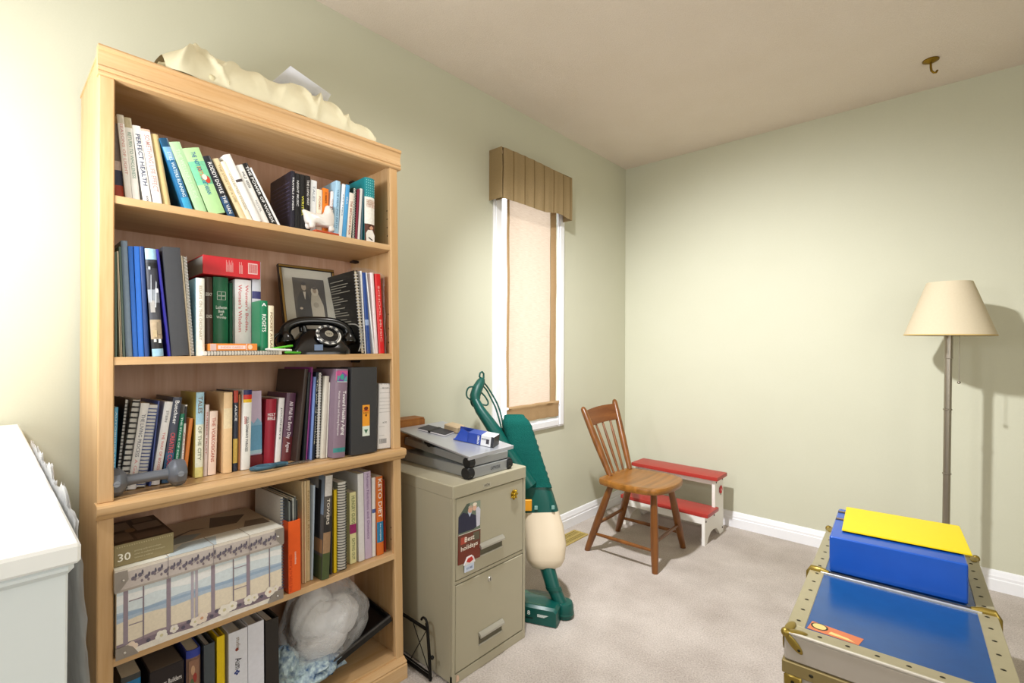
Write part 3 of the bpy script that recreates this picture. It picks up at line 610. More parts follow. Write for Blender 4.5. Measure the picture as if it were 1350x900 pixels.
g = MB(); g.tube(smooth_path([(TWd+.002, .20, TZ-.06), (TWd+.03, .17, TZ-.05), (TWd+.055, .11, TZ-.055), (TWd+.055, .07, TZ-.06), (TWd+.03, .05, TZ-.07), (TWd+.002, .06, TZ-.075)]), .004, mat('#e2ded2', .5), 8); g.build('cord_handle', trk, 60)

BB = mat('#1450b0', .25, .15, .6, vary=.08, scale=18)
bx_ = empty('blue_box', T(1.490, 1.838, TZ+.002) @ Rz(.065), 'glossy blue lidded box sitting on the back half of the trunk', 'box')
g = MB(); g.box((0, 0, 0), (.326, .335, .112), BB, .008, None, 3); g.build('body', bx_, 40)
for x in (.0, .326):
    for y in (.20, .29):
        g = MB(); s_ = 1 if x == 0 else -1; g.box((x+s_*.002, y-.012, .109), (x+s_*.026, y+.012, .1135), mat('#1a1a20', .4), .001); g.box((x+s_*.004, y-.005, .1135), (x+s_*.03, y+.003, .1155), mat('#8a7468', .35, .7), .001); g.build('latch', bx_)
yf = MB(); yf.box((.030, .062, 0), (.342, .345, .0016), mat('#dec606', .4, vary=.02), M=None); yf.box((.032, .064, .0018), (.340, .343, .0034), mat('#dec606', .4, vary=.02))
o = yf.build('yellow_folder'); o.matrix_world = T(1.490, 1.838, TZ+.002+.117) @ Rz(.085); tag(o, 'bright yellow paper folder lying on the blue box', 'folder')

BOOKS = [
 (1, -0.035, 0.0329, 0.02, 0.1821, -0.076, 0.13, 'soft', '#8a6a58', [(0.0, 0.18, '#a2402c'), (0.18, 0.38, '#33364a'), (0.38, 0.5, '#b8a49a'), (0.5, 1, '#6d5f58')], [], 'dark paperback with a fiery photo spine, first at the left end of the top shelf', 1.4895),
 (1, -0.03, 0.0551, 0.0133, 0.2049, -0.088, 0.14, 'soft', '#f2eee8', [(0.9, 1, '#cfc6b4')], [('SEASONS OF LIGHT', '#d8a8a0', 0.6, 0.6, 0.5, 'v')], 'white paperback with faint pink lettering, second from the left on the top shelf', 1.4895),  # grey band at the top is the crown's shadow painted on the spine
 (1, -0.03, 0.0692, 0.0145, 0.2027, -0.092, 0.14, 'soft', '#f0eee6', [(0.88, 1, '#b9ad8c')], [('RETURN TO WHOLENESS', '#8fa898', 0.55, 0.55, 0.55, 'v')], 'white paperback with grey green lettering, left of the Perfect Health book', 1.4895),  # tan band at the top stands for shade under the bookcase top, in colour
 (1, -0.03, 0.0901, 0.0169, 0.1892, -0.126, 0.15, 'soft', '#f5f3ef', [], [('PERFECT HEALTH', '#3c4668', 0.56, 0.66, 0.62, 'v'), ('BOOK', '#3a3a3a', 0.06, 0.07, 0.3, 'v')], 'white paperback titled Perfect Health in dark letters', 1.4895),
 (1, -0.03, 0.1101, 0.0189, 0.1867, -0.143, 0.15, 'soft', '#f4efec', [(0.97, 1, '#d9b8a2')], [('SOMETHING LIFE EFFECT', '#c49c94', 0.55, 0.75, 0.6, 'v')], 'white paperback with pale pink letters, between Perfect Health and the tan book', 1.4895),
 (1, -0.035, 0.133, 0.0156, 0.1829, -0.152, 0.15, 'hard', '#d8bf86', [], [], 'plain tan hardback on the top shelf between white and blue books', 1.4895),
 (1, -0.03, 0.1781, 0.0179, 0.1822, -0.313, 0.15, 'soft', '#2a6f9c', [(0.0, 0.18, '#3fa0c8'), (0.7, 0.88, '#7fb0d8'), (0.88, 1, '#1d4a68')], [('STILL WATERS RUNNING', '#d6e8f0', 0.5, 0.62, 0.5, 'v')], 'glossy blue paperback leaning left on the top shelf', 1.4895),
 (1, -0.03, 0.204, 0.0248, 0.1802, -0.351, 0.16, 'soft', '#b3dca8', [], [('THE WELLNESS GUIDE', '#d2ecc8', 0.55, 0.7, 0.4, 'v')], 'wide pale green paperback leaning on the top shelf, left of the green picture book', 1.4895),
 (1, -0.03, 0.2342, 0.0403, 0.1736, -0.372, 0.16, 'soft', '#b5e0a0', [(0.45, 0.8, '#7fd0a4')], [('THE  NOT SO', '#2a5a9c', 0.8, 0.28, 0.3, 'v'), ('EASTERN', '#e08a40', 0.62, 0.2, 0.28, 'v'), ('VEGETARIAN', '#2a6a9c', 0.44, 0.28, 0.3, 'v')], 'thick light green paperback with blue lettering and a small red bird', 1.4895),
 (1, -0.03, 0.2807, 0.0183, 0.167, -0.386, 0.15, 'soft', '#22262e', [(0.0, 0.35, '#274a6e')], [('RODDY DOYLE', '#f2f2f0', 0.65, 0.5, 0.6, 'v'), ('THE VAN', '#e8e8e8', 0.22, 0.3, 0.55, 'v')], 'dark paperback titled The Van in white capitals', 1.4895),
 (1, -0.035, 0.3143, 0.0166, 0.172, -0.438, 0.15, 'soft', '#e6d3a8', [], [('THE STORY OF A LIFE', '#b09a70', 0.6, 0.6, 0.4, 'v')], 'cream tan paperback leaning just right of The Van', 1.4895),
 (1, -0.03, 0.3326, 0.0121, 0.1685, -0.435, 0.15, 'soft', '#f0e6d0', [], [('COLLECTED STORIES', '#a89880', 0.5, 0.6, 0.4, 'v')], 'thin cream paperback between the tan and the white leaning books', 1.4895),
 (1, -0.025, 0.3479, 0.0182, 0.1898, -0.446, 0.16, 'soft', '#f1efec', [(0.6, 0.64, '#4a4040')], [], 'tall white paperback with one dark mark across its spine', 1.4895),
 (1, -0.03, 0.371, 0.0191, 0.169, -0.443, 0.15, 'soft', '#f3f1ec', [], [('WILD GEESE', '#4a4a4a', 0.75, 0.28, 0.4, 'v'), ('NOVEL', '#999999', 0.3, 0.2, 0.35, 'v')], 'white paperback with small dark title, left of the black lettered one', 1.4895),
 (1, -0.03, 0.3955, 0.015, 0.1812, -0.46, 0.15, 'soft', '#1c1a1a', [], [('THE POWER OF WORDS', '#f0f0ee', 0.5, 0.9, 0.62, 'v')], 'black paperback with bold white lettering leaning left on the top shelf', 1.4895),
 (1, -0.03, 0.4166, 0.0059, 0.176, -0.483, 0.15, 'soft', '#f2f0ec', [], [], 'thin white booklet last of the left leaning row on the top shelf', 1.4895),
 (1, -0.03, 0.4495, 0.0122, 0.1795, 0.016, 0.155, 'soft', '#262430', [], [('TRAVELS', '#e8e8e8', 0.75, 0.3, 0.5, 'v'), ('IN INDIA', '#e8e8e8', 0.45, 0.25, 0.5, 'v')], 'black paperback with a dark purple cover facing left, first of the right group', 1.4895),
 (1, -0.03, 0.4625, 0.0147, 0.176, 0.015, 0.15, 'soft', '#1c1c1e', [], [('NIGHT MUSIC', '#d8d8d8', 0.65, 0.45, 0.5, 'v')], 'black paperback with grey white title, second of the black four', 1.4895),
 (1, -0.03, 0.478, 0.0151, 0.1765, 0.012, 0.15, 'soft', '#1d1d1f', [], [('WRITER', '#d8d050', 0.45, 0.35, 0.55, 'v')], 'black paperback with yellow letters, third of the black four', 1.4895),
 (1, -0.03, 0.494, 0.016, 0.1772, 0.012, 0.15, 'soft', '#211c1c', [], [('THE LONG WAY', '#e0dcd8', 0.7, 0.45, 0.5, 'v')], 'black paperback with cream letters, last of the black four', 1.4895),
 (1, -0.035, 0.5099, 0.0199, 0.1694, 0.037, 0.15, 'soft', '#eef0f2', [(0.2, 0.3, '#7c4a3c')], [('TALES', '#9aa0a8', 0.75, 0.3, 0.4, 'v')], 'white paperback right of the black books, behind the figurine', 1.4895),
 (1, -0.035, 0.5315, 0.0183, 0.1452, 0.026, 0.14, 'soft', '#f0e2cc', [], [('POEMS', '#c08868', 0.7, 0.3, 0.4, 'v')], 'short cream paperback left of the orange book', 1.4895),
 (1, -0.035, 0.5514, 0.0197, 0.1533, 0.026, 0.14, 'soft', '#f08024', [], [('SUMMER', '#8a4a14', 0.8, 0.25, 0.4, 'v')], 'bright orange paperback behind the figurine', 1.4895),
 (1, -0.03, 0.5709, 0.0088, 0.1477, 0.073, 0.14, 'soft', '#eeeae6', [], [('GARDENS', '#c09088', 0.6, 0.45, 0.5, 'v')], 'thin white paperback right of the orange book', 1.4895),
 (1, -0.02, 0.582, 0.0156, 0.1829, 0.057, 0.15, 'soft', '#a9d0ea', [], [('THE HEALING PATH', '#5a86a8', 0.5, 0.7, 0.45, 'v')], 'pale blue paperback with blue letters, right of the figurine', 1.4895),
 (1, -0.02, 0.5983, 0.0114, 0.1776, 0.093, 0.15, 'soft', '#eef4f8', [], [('LETTERS', '#7898b8', 0.6, 0.4, 0.4, 'v')], 'white paperback between the two blue books on the top shelf', 1.4895),
 (1, -0.02, 0.6107, 0.0142, 0.1786, 0.091, 0.15, 'soft', '#54a4dc', [], [('SEA', '#cfe6f4', 0.7, 0.15, 0.5, 'v')], 'mid blue paperback on the top shelf beside a white one', 1.4895),
 (1, -0.02, 0.6262, 0.017, 0.1547, 0.085, 0.14, 'soft', '#e9dfd2', [], [('THE BIRTHDAY BOOK', '#a05848', 0.45, 0.75, 0.5, 'v')], 'cream paperback with brown red lettering near the right end of the top shelf', 1.4895),
 (1, -0.02, 0.6496, 0.0088, 0.1784, 0.043, 0.15, 'spiral', '#22443c', [], [], 'dark green spiral bound notebook on the top shelf', 1.4895),
 (1, -0.02, 0.659, 0.0063, 0.1746, 0.063, 0.15, 'soft', '#7c2c3c', [], [], 'thin maroon booklet on the top shelf', 1.4895),
 (1, -0.02, 0.6663, 0.009, 0.1785, 0.072, 0.15, 'soft', '#dcdad6', [], [], 'thin light grey booklet on the top shelf', 1.4895),
 (1, -0.02, 0.6781, 0.0067, 0.1774, 0.056, 0.15, 'soft', '#4a6470', [], [], 'thin slate booklet left of the teal cookbook', 1.4895),
 (1, -0.015, 0.6923, 0.0377, 0.2207, 0.013, 0.2, 'hard', '#1c8a92', [(0.0, 0.28, '#5a3428'), (0.28, 0.7, '#f0ece2')], [('THE MEDITERRANEAN', '#c09880', 0.62, 0.1, 0.85, 'h'), ('KITCHEN TABLE', '#c89c88', 0.56, 0.06, 0.8, 'h')], 'large hardback with dotted teal top and a cook on its spine', 1.4895),
 (2, -0.03, 0.035, 0.0044, 0.2499, -0.005, 0.2, 'soft', '#4a6650', [], [], 'thin sage green booklet first on the second shelf', 1.1105),
 (2, -0.03, 0.044, 0.0018, 0.2521, -0.024, 0.2, 'folder', '#e9dfc8', [], [], 'thin cream folder, leftmost on the second shelf', 1.1105),
 (2, -0.03, 0.0474, 0.0018, 0.2526, -0.031, 0.2, 'folder', '#eadcc4', [], [], 'second thin cream folder on the second shelf, next to a green book', 1.1105),
 (2, -0.03, 0.0496, 0.0055, 0.2638, -0.033, 0.2, 'soft', '#51685c', [], [], 'grey green booklet on the second shelf', 1.1105),
 (2, -0.03, 0.0563, 0.0127, 0.2792, -0.038, 0.22, 'hard', '#8296ac', [], [], 'tall grey blue hardback on the second shelf', 1.1105),
 (2, -0.03, 0.0702, 0.009, 0.2679, -0.04, 0.22, 'binder', '#2c6fd0', [], [], 'bright blue binder, left of the two on the second shelf', 1.1105),
 (2, -0.03, 0.0802, 0.0107, 0.2695, -0.036, 0.22, 'binder', '#2f74d8', [], [], 'bright blue binder, right of the two on the second shelf', 1.1105),
 (2, -0.03, 0.0919, 0.0105, 0.2708, -0.04, 0.22, 'hard', '#2c4a88', [], [], 'navy hardback between the blue binders and the harbour album', 1.1105),
 (2, -0.025, 0.1074, 0.023, 0.267, -0.059, 0.23, 'hard', '#33343c', [(0.0, 0.07, '#9cc4dc'), (0.07, 0.16, '#262628'), (0.16, 0.34, '#b5a184'), (0.34, 0.5, '#4a4a50'), (0.5, 0.62, '#9aa0a8'), (0.62, 0.82, '#3c3c44'), (0.82, 0.87, '#1c1c1e'), (0.9, 1, '#a9d2ea')], [], 'photo album with harbour boats and sky on its spine', 1.1105),
 (2, -0.025, 0.1403, 0.0059, 0.269, -0.096, 0.23, 'hard', '#2e2a86', [], [], 'deep violet blue hardback beside the charcoal binder', 1.1105),
 (2, -0.02, 0.1461, 0.0367, 0.2759, -0.071, 0.25, 'binder', '#3f4044', [], [], 'wide charcoal binder leaning on the second shelf', 1.1105),
 (2, -0.03, 0.1863, 0.0043, 0.2601, -0.075, 0.2, 'folder', '#ecdcc0', [], [], 'cream card folder right of the charcoal binder', 1.1105),
 (2, -0.03, 0.1914, 0.0071, 0.261, -0.065, 0.2, 'spiral', '#e8e6e2', [], [], 'white spiral notebook left of the blue and white book', 1.1105),
 (2, -0.03, 0.2017, 0.0194, 0.2061, 0.001, 0.14, 'soft', '#9cc8d8', [(0, 1, '#eee9dd')], [('ESSAYS ON THE ORDINARY', '#b8a890', 0.55, 0.7, 0.4, 'v')], 'white spined paperback with a light blue cover on the second shelf', 1.1105),
 (2, -0.1, 0.2416, 0.0203, 0.2218, -0.006, 0.14, 'hard', '#4a3428', [], [('LEGACY', '#e8e0d4', 0.78, 0.05, 0.8, 'h'), ('SONGS', '#e8e0d4', 0.5, 0.05, 0.7, 'h')], 'dark brown hardback partly hidden behind the white spined one', 1.1105),
 (2, -0.1, 0.2631, 0.0382, 0.2243, 0.001, 0.15, 'hard', '#1f6a48', [], [('Lutheran', '#e8f0ea', 0.615, 0.05, 0.72, 'h'), ('Book', '#e8f0ea', 0.565, 0.045, 0.4, 'h'), ('of', '#e8f0ea', 0.525, 0.035, 0.2, 'h'), ('Worship', '#e8f0ea', 0.485, 0.05, 0.65, 'h')], 'green hymn book with a white cross emblem', 1.1105),
 (2, -0.12, 0.3086, 0.0098, 0.2128, 0.003, 0.14, 'hard', '#1d6446', [], [], 'plain narrow green hardback, right of the hymn book', 1.1105),
 (2, -0.1, 0.3185, 0.0434, 0.2231, 0.002, 0.15, 'soft', '#f2f0f0', [], [("Women's Bodies,", '#d86a70', 0.62, 0.62, 0.26, 'v2'), ("Women's Wisdom", '#d86a70', 0.62, 0.62, 0.26, 'v1')], 'thick white paperback with pink red title on the second shelf', 1.1105),
 (2, -0.1, 0.3636, 0.0243, 0.282, 0.009, 0.16, 'soft', '#c9ccd4', [(0.6, 0.68, '#3a3c70'), (0.0, 0.1, '#6a6ca0')], [('FIRST AID RUN', '#3c3c48', 0.32, 0.5, 0.6, 'v')], 'pale grey paperback with navy patches, at the end of the red book', 1.1105),
 (2, -0.03, 0.3605, 0.021, 0.1442, 0.002, 0.066, 'soft', '#147a52', [], [('ROGETS', '#f0f4ee', 0.55, 0.35, 0.6, 'v'), ('A', '#ffffff', 0.92, 0.08, 0.6, 'h')], 'small green paperback with white vertical title', 1.1235),
 (2, -0.03, 0.383, 0.0155, 0.131, 0.006, 0.066, 'soft', '#ece0c4', [], [('POCKET ATLAS', '#8a6a4a', 0.45, 0.8, 0.5, 'v')], 'small cream paperback with brown lettering left of the telephone', 1.1235),
 (2, -0.03, 0.6952, 0.0053, 0.2801, -0.047, 0.19, 'soft', '#e6e4e2', [], [], 'thin white booklet next to the black book of lines', 1.1105),
 (2, -0.03, 0.704, 0.0144, 0.2756, -0.06, 0.19, 'soft', '#2c4c94', [(0.35, 0.42, '#9ab0d8')], [], 'royal blue booklet on the right of the second shelf', 1.1105),
 (2, -0.03, 0.7302, 0.0044, 0.2777, -0.103, 0.19, 'folder', '#f1f0ee', [], [], 'white paper folder between the blue and pink booklets', 1.1105),
 (2, -0.03, 0.7348, 0.013, 0.2786, -0.054, 0.19, 'folder', '#ecdde0', [], [], 'pinkish white paper folder left of the red booklet', 1.1105),
 (2, -0.03, 0.7503, 0.0223, 0.2765, -0.048, 0.19, 'soft', '#d8262a', [], [('SCHOOL MUSIC', '#f0b0a8', 0.5, 0.7, 0.4, 'v')], 'glossy red booklet at the right end of the second shelf', 1.1105),
 (3, -0.07, 0.034, 0.0074, 0.2063, 0.032, 0.13, 'soft', '#58aed6', [], [('AUTOBIOGRAPHY', '#d0ecf6', 0.6, 0.7, 0.5, 'v')], 'light blue paperback at the left end of the third shelf', 0.783),
 (3, -0.08, 0.044, 0.0065, 0.224, 0.09, 0.2, 'spiral', '#2a221e', [], [], 'black spiral notebook leaning right beside the light blue paperback', 0.783),
 (3, -0.07, 0.0504, 0.0138, 0.2224, 0.123, 0.2, 'spiral', '#d8d6d2', [], [], 'spiral notebook with fat black rings and white pages', 0.783),
 (3, -0.075, 0.0658, 0.0174, 0.2113, 0.131, 0.19, 'soft', '#eceae8', [], [('THE LIVING PROCESS', '#7a7a84', 0.62, 0.5, 0.5, 'v'), ('A Guide', '#e0a0a0', 0.22, 0.25, 0.4, 'v')], 'white paperback with grey title leaning above the dumbbell', 0.783),
 (3, -0.07, 0.0836, 0.0181, 0.2071, 0.131, 0.19, 'spiral', '#b9bccb', [], [], 'silver and blue comb bound booklet above the dumbbell', 0.783),
 (3, -0.08, 0.1109, 0.0039, 0.2139, 0.087, 0.19, 'soft', '#44569a', [], [], 'thin violet blue booklet on the third shelf', 0.783),
 (3, -0.08, 0.1152, 0.0174, 0.2107, 0.139, 0.18, 'soft', '#edeae8', [], [('THE WAY OF BOXES', '#d88078', 0.4, 0.45, 0.4, 'v'), ('STEIN', '#777777', 0.82, 0.14, 0.35, 'v')], 'white paperback with pale red lettering left of the slate one', 0.783),
 (3, -0.08, 0.1371, 0.0193, 0.2204, 0.118, 0.18, 'soft', '#474c5c', [(0.0, 0.35, '#3c6286')], [('Buechner', '#f2f2f2', 0.82, 0.28, 0.55, 'v'), ('CREATIVE COOKERS', '#e05a60', 0.33, 0.5, 0.6, 'v')], 'dark slate paperback with white and red lettering', 0.783),
 (3, -0.085, 0.1594, 0.011, 0.1754, 0.111, 0.15, 'soft', '#157a5c', [], [('THE STATE OF DESIRE', '#cfeadf', 0.6, 0.7, 0.45, 'v')], 'green paperback behind the right end of the dumbbell', 0.783),
 (3, -0.09, 0.179, 0.0062, 0.1977, 0.062, 0.16, 'soft', '#e9e6e2', [(0.75, 0.98, '#26242a')], [('PRACTICAL', '#c86a60', 0.4, 0.45, 0.4, 'v')], 'white and black spined paperback right of the green one', 0.783),
 (3, -0.09, 0.1859, 0.0082, 0.1602, 0.104, 0.12, 'soft', '#d07a34', [], [], 'short orange brown paperback on the third shelf', 0.783),
 (3, -0.08, 0.2112, 0.0188, 0.2291, 0.017, 0.15, 'soft', '#c4ae54', [(0, 0.12, '#e4d98a'), (0.12, 0.62, '#eef0d8'), (0.62, 1, '#a9d2e4')], [('TALES', '#7a6048', 0.85, 0.2, 0.6, 'v'), ('OF THE CITY', '#8a8a70', 0.4, 0.4, 0.5, 'v')], 'thick yellow paperback with a pale blue spine top', 0.783),
 (3, -0.085, 0.2322, 0.0098, 0.1937, 0.03, 0.14, 'soft', '#d9c8c4', [], [('SUMMER FRUIT', '#b06a60', 0.6, 0.6, 0.4, 'v')], 'pinkish grey paperback right of the yellow one', 0.783),
 (3, -0.085, 0.2431, 0.0196, 0.1744, 0.034, 0.13, 'soft', '#f0d8c8', [], [('THE VORKOSIGANS', '#c06a58', 0.55, 0.7, 0.5, 'v')], 'pale pink paperback with red brown title on the third shelf', 0.783),
 (3, -0.075, 0.2783, 0.0217, 0.2246, 0.012, 0.16, 'soft', '#ecc898', [(0.55, 0.8, '#f3d8b0')], [], 'thick peach paperback with a plain cream cover', 0.783),
 (3, -0.08, 0.3039, 0.012, 0.2279, 0.016, 0.15, 'soft', '#2c3242', [(0.1, 0.4, '#c8a850'), (0.85, 1, '#b8402c')], [('ALICE', '#f0f0f0', 0.72, 0.2, 0.55, 'v')], 'dark paperback with a red top and golden picture spine', 0.783),
 (3, -0.085, 0.319, 0.006, 0.2159, 0.01, 0.14, 'folder', '#b87a48', [], [], 'thin tan brown booklet next to the flag spined book', 0.783),
 (3, -0.075, 0.3249, 0.0226, 0.2277, 0.031, 0.16, 'soft', '#eeece6', [(0.84, 0.88, '#f0c020'), (0.88, 0.94, '#d03020'), (0.94, 1, '#262660')], [('YEAR', '#404040', 0.62, 0.08, 0.4, 'v'), ('2000', '#c03028', 0.62, 0.1, 0.35, 'v1'), ('GERMANY PHRASES', '#404850', 0.4, 0.35, 0.35, 'v')], 'white paperback with a blue, red and yellow striped spine top', 0.783),
 (3, -0.1, 0.3952, 0.0303, 0.1934, 0.051, 0.14, 'hard', '#a01c34', [], [('HOLY', '#f6eef0', 0.76, 0.06, 0.72, 'h'), ('BIBLE', '#f6eef0', 0.7, 0.06, 0.72, 'h')], 'maroon hardback with white gilt lettering, behind the scissors', 0.783),
 (3, -0.1, 0.4268, 0.0167, 0.1953, 0.077, 0.14, 'soft', '#eceaea', [], [('JOURNEYS', '#555555', 0.6, 0.5, 0.35, 'v')], 'white paperback between the maroon and the plum books', 0.783),
 (3, -0.095, 0.4442, 0.0285, 0.2082, 0.089, 0.15, 'soft', '#5c3a50', [(0.0, 0.35, '#6c3034')], [('All Wall for Every Day', '#efe4ea', 0.6, 0.55, 0.6, 'v'), ('Agnes', '#efe4ea', 0.2, 0.15, 0.55, 'v')], 'plum paperback with white script title', 0.783),
 (3, -0.06, 0.4727, 0.0114, 0.2835, 0.108, 0.2, 'binder', '#3a2c26', [], [], 'tall dark brown ring binder on the third shelf', 0.783),
 (3, -0.055, 0.4933, 0.0076, 0.2725, 0.074, 0.2, 'soft', '#1d2024', [], [], 'black booklet right of the dark brown binder', 0.783),
 (3, -0.055, 0.501, 0.0048, 0.2886, 0.075, 0.2, 'folder', '#8a3c7c', [], [], 'magenta plastic folder sticking up on the third shelf', 0.783),
 (3, -0.055, 0.507, 0.0029, 0.2574, 0.074, 0.2, 'folder', '#432c72', [], [], 'thin purple booklet on the third shelf', 0.783),
 (3, -0.05, 0.5132, 0.006, 0.2573, 0.061, 0.2, 'soft', '#7a96d0', [], [], 'periwinkle blue booklet on the third shelf', 0.783),
 (3, -0.05, 0.5201, 0.0076, 0.2711, 0.057, 0.2, 'soft', '#1c2436', [], [('The Joy of Cooking', '#e8e4c8', 0.55, 0.75, 0.45, 'v')], 'dark navy booklet with cream lettering', 0.783),
 (3, -0.045, 0.5325, 0.0105, 0.272, 0.039, 0.2, 'spiral', '#26262a', [], [], 'black spiral notebook with white rings, middle of the third shelf', 0.783),
 (3, -0.04, 0.543, 0.0144, 0.2583, 0.064, 0.2, 'soft', '#dcd6c8', [], [], 'cream papers in a clear cover beside the spiral notebook', 0.783),
 (3, -0.04, 0.5597, 0.0041, 0.2382, 0.054, 0.19, 'folder', '#e8e4da', [], [], 'thin white folder left of the nursing textbook', 0.783),
 (3, -0.005, 0.5646, 0.0407, 0.2794, 0.05, 0.19, 'soft', '#8a7486', [(0.87, 0.97, '#c85c90'), (0.06, 0.11, '#3c8c8c')], [('Toward Healthy Aging', '#f6f2f4', 0.5, 0.5, 0.4, 'v2'), ('Human Needs and Nursing Response', '#e8e0e6', 0.5, 0.5, 0.25, 'v1')], 'thick mauve textbook titled Toward Healthy Aging', 0.783),
 (3, 0.0, 0.6235, 0.0939, 0.2821, 0.016, 0.24, 'binder', '#3a3a3c', [], [], 'large black binder with an orange sticker on its spine', 0.783),
 (3, -0.02, 0.7319, 0.0523, 0.2226, 0.041, 0.2, 'stack', '#eceaea', [], [('RECORD', '#777777', 0.93, 0.03, 0.5, 'h'), ('NOTES', '#555555', 0.4, 0.03, 0.3, 'h')], 'upright stack of white papers with a barcode, beside the black binder', 0.783),
 (4, -0.025, 0.4118, 0.0126, 0.2702, 0.015, 0.2, 'spiral', '#f2f1ee', [], [], 'white spiral notebook right of the picture box', 0.424),
 (4, -0.03, 0.4761, 0.0052, 0.303, 0.0, 0.2, 'folder', '#d9bf94', [], [], 'tan magazine standing next to the orange slipcase', 0.424),
 (4, -0.025, 0.4812, 0.0055, 0.3037, 0.005, 0.2, 'folder', '#e0c8a0', [], [], 'second tan magazine from the orange slipcase', 0.424),
 (4, -0.03, 0.4897, 0.0115, 0.302, 0.007, 0.2, 'folder', '#d2b88c', [], [('National Review', '#a88858', 0.6, 0.6, 0.5, 'v')], 'tan magazine with faint brown lettering left of the pale blue booklet', 0.424),
 (4, -0.03, 0.5028, 0.0074, 0.2841, 0.034, 0.2, 'folder', '#b4c4d4', [], [], 'thin pale blue booklet on the fourth shelf', 0.424),
 (4, 0.0, 0.5227, 0.0233, 0.3116, 0.048, 0.2, 'soft', '#56524e', [(0.0, 0.25, '#4c5a34'), (0.25, 0.45, '#a08060'), (0.45, 0.6, '#2c2a2a'), (0.8, 1, '#c8c4c0')], [('TOWERS', '#e4dcd0', 0.65, 0.25, 0.45, 'v')], 'photographic paperback with dark buildings on its cover', 0.424),
 (4, -0.02, 0.5592, 0.0079, 0.2937, 0.013, 0.2, 'folder', '#2c2c30', [], [], 'thin black folder on the fourth shelf', 0.424),
 (4, -0.02, 0.5722, 0.0099, 0.258, 0.01, 0.2, 'soft', '#f0cc1c', [], [], 'thin bright yellow booklet on the fourth shelf', 0.424),
 (4, -0.01, 0.582, 0.0289, 0.2792, 0.011, 0.2, 'spiral', '#b9bcae', [], [], 'grey green comb bound manual on the fourth shelf', 0.424),
 (4, -0.04, 0.6393, 0.0228, 0.2305, 0.002, 0.14, 'soft', '#e9e3ac', [(0.42, 0.55, '#a0286c')], [('HUNGRY GUIDE', '#6a7a4a', 0.75, 0.4, 0.6, 'v'), ('EATING OUT', '#6a7a4a', 0.2, 0.3, 0.5, 'v')], 'pale yellow paperback with a magenta patch', 0.424),
 (4, -0.035, 0.6678, 0.0214, 0.2878, -0.004, 0.2, 'soft', '#e9e8ea', [], [], 'large white paperback left of the lavender one', 0.424),
 (4, -0.035, 0.6911, 0.0254, 0.2896, -0.005, 0.2, 'soft', '#cbb9d4', [], [('Human Nutrition and Dietetics', '#8a6a9a', 0.6, 0.75, 0.4, 'v')], 'lavender paperback with purple title', 0.424),
 (4, -0.035, 0.718, 0.0132, 0.2645, 0.009, 0.18, 'soft', '#eae6e4', [(0.55, 0.6, '#50609a')], [], 'thin white paperback left of the Keto Diet book', 0.424),
 (4, -0.03, 0.7345, 0.0248, 0.2655, -0.004, 0.18, 'soft', '#d8702c', [(0.16, 0.42, '#2a7fae')], [('KETO DIET', '#f6efe6', 0.72, 0.5, 0.66, 'v'), ('the complete', '#e6f0f4', 0.29, 0.22, 0.3, 'v')], 'orange paperback titled Keto Diet with a blue panel', 0.424),
 (4, -0.04, 0.7681, 0.0072, 0.2468, -0.01, 0.17, 'soft', '#8a2c1c', [], [], 'dark red paperback last on the fourth shelf', 0.424),
 (5, -0.05, 0.0516, 0.0374, 0.2719, 0.0, 0.18, 'soft', '#4a4c4c', [(0.75, 0.95, '#2a80b8')], [], 'grey book with blue spine printing at the left of the bottom shelf', 0.075),
 (5, -0.03, 0.102, 0.0717, 0.2678, 0.0, 0.2, 'slip', '#2c2628', [], [('Business Builders', '#e8e4e4', 0.86, 0.055, 0.85, 'h')], 'wide black slipcase with white lettering on the bottom shelf', 0.075),
 (5, -0.035, 0.1803, 0.0316, 0.2802, 0.0, 0.2, 'hard', '#3a48a4', [(0.4, 0.93, '#8a6a5c')], [], 'blue hardback with a framed colour picture on the spine', 0.075),
 (5, -0.03, 0.2179, 0.0247, 0.2813, 0.0, 0.22, 'binder', '#4c545a', [], [], 'dark slate ring binder between blue and yellow ones', 0.075),
 (5, -0.03, 0.2478, 0.0186, 0.2895, 0.0, 0.22, 'binder', '#eccb14', [], [], 'yellow ring binder on the bottom shelf', 0.075),
 (5, -0.025, 0.2744, 0.0469, 0.2887, 0.0, 0.22, 'binder', '#e4e6f0', [], [('Aum', '#34343c', 0.7, 0.1, 0.4, 'v'), ('studies', '#9a8a80', 0.88, 0.12, 0.25, 'v')], 'white ring binder with printed spine label', 0.075),
 (5, -0.025, 0.3226, 0.0414, 0.2903, 0.0, 0.22, 'binder', '#e6e8f4', [], [], 'blank white ring binder, right of the labelled one', 0.075),
 (5, -0.025, 0.3685, 0.0361, 0.2825, 0.0, 0.22, 'binder', '#2e2a28', [], [], 'black ring binder beside the plastic bag', 0.075),
]

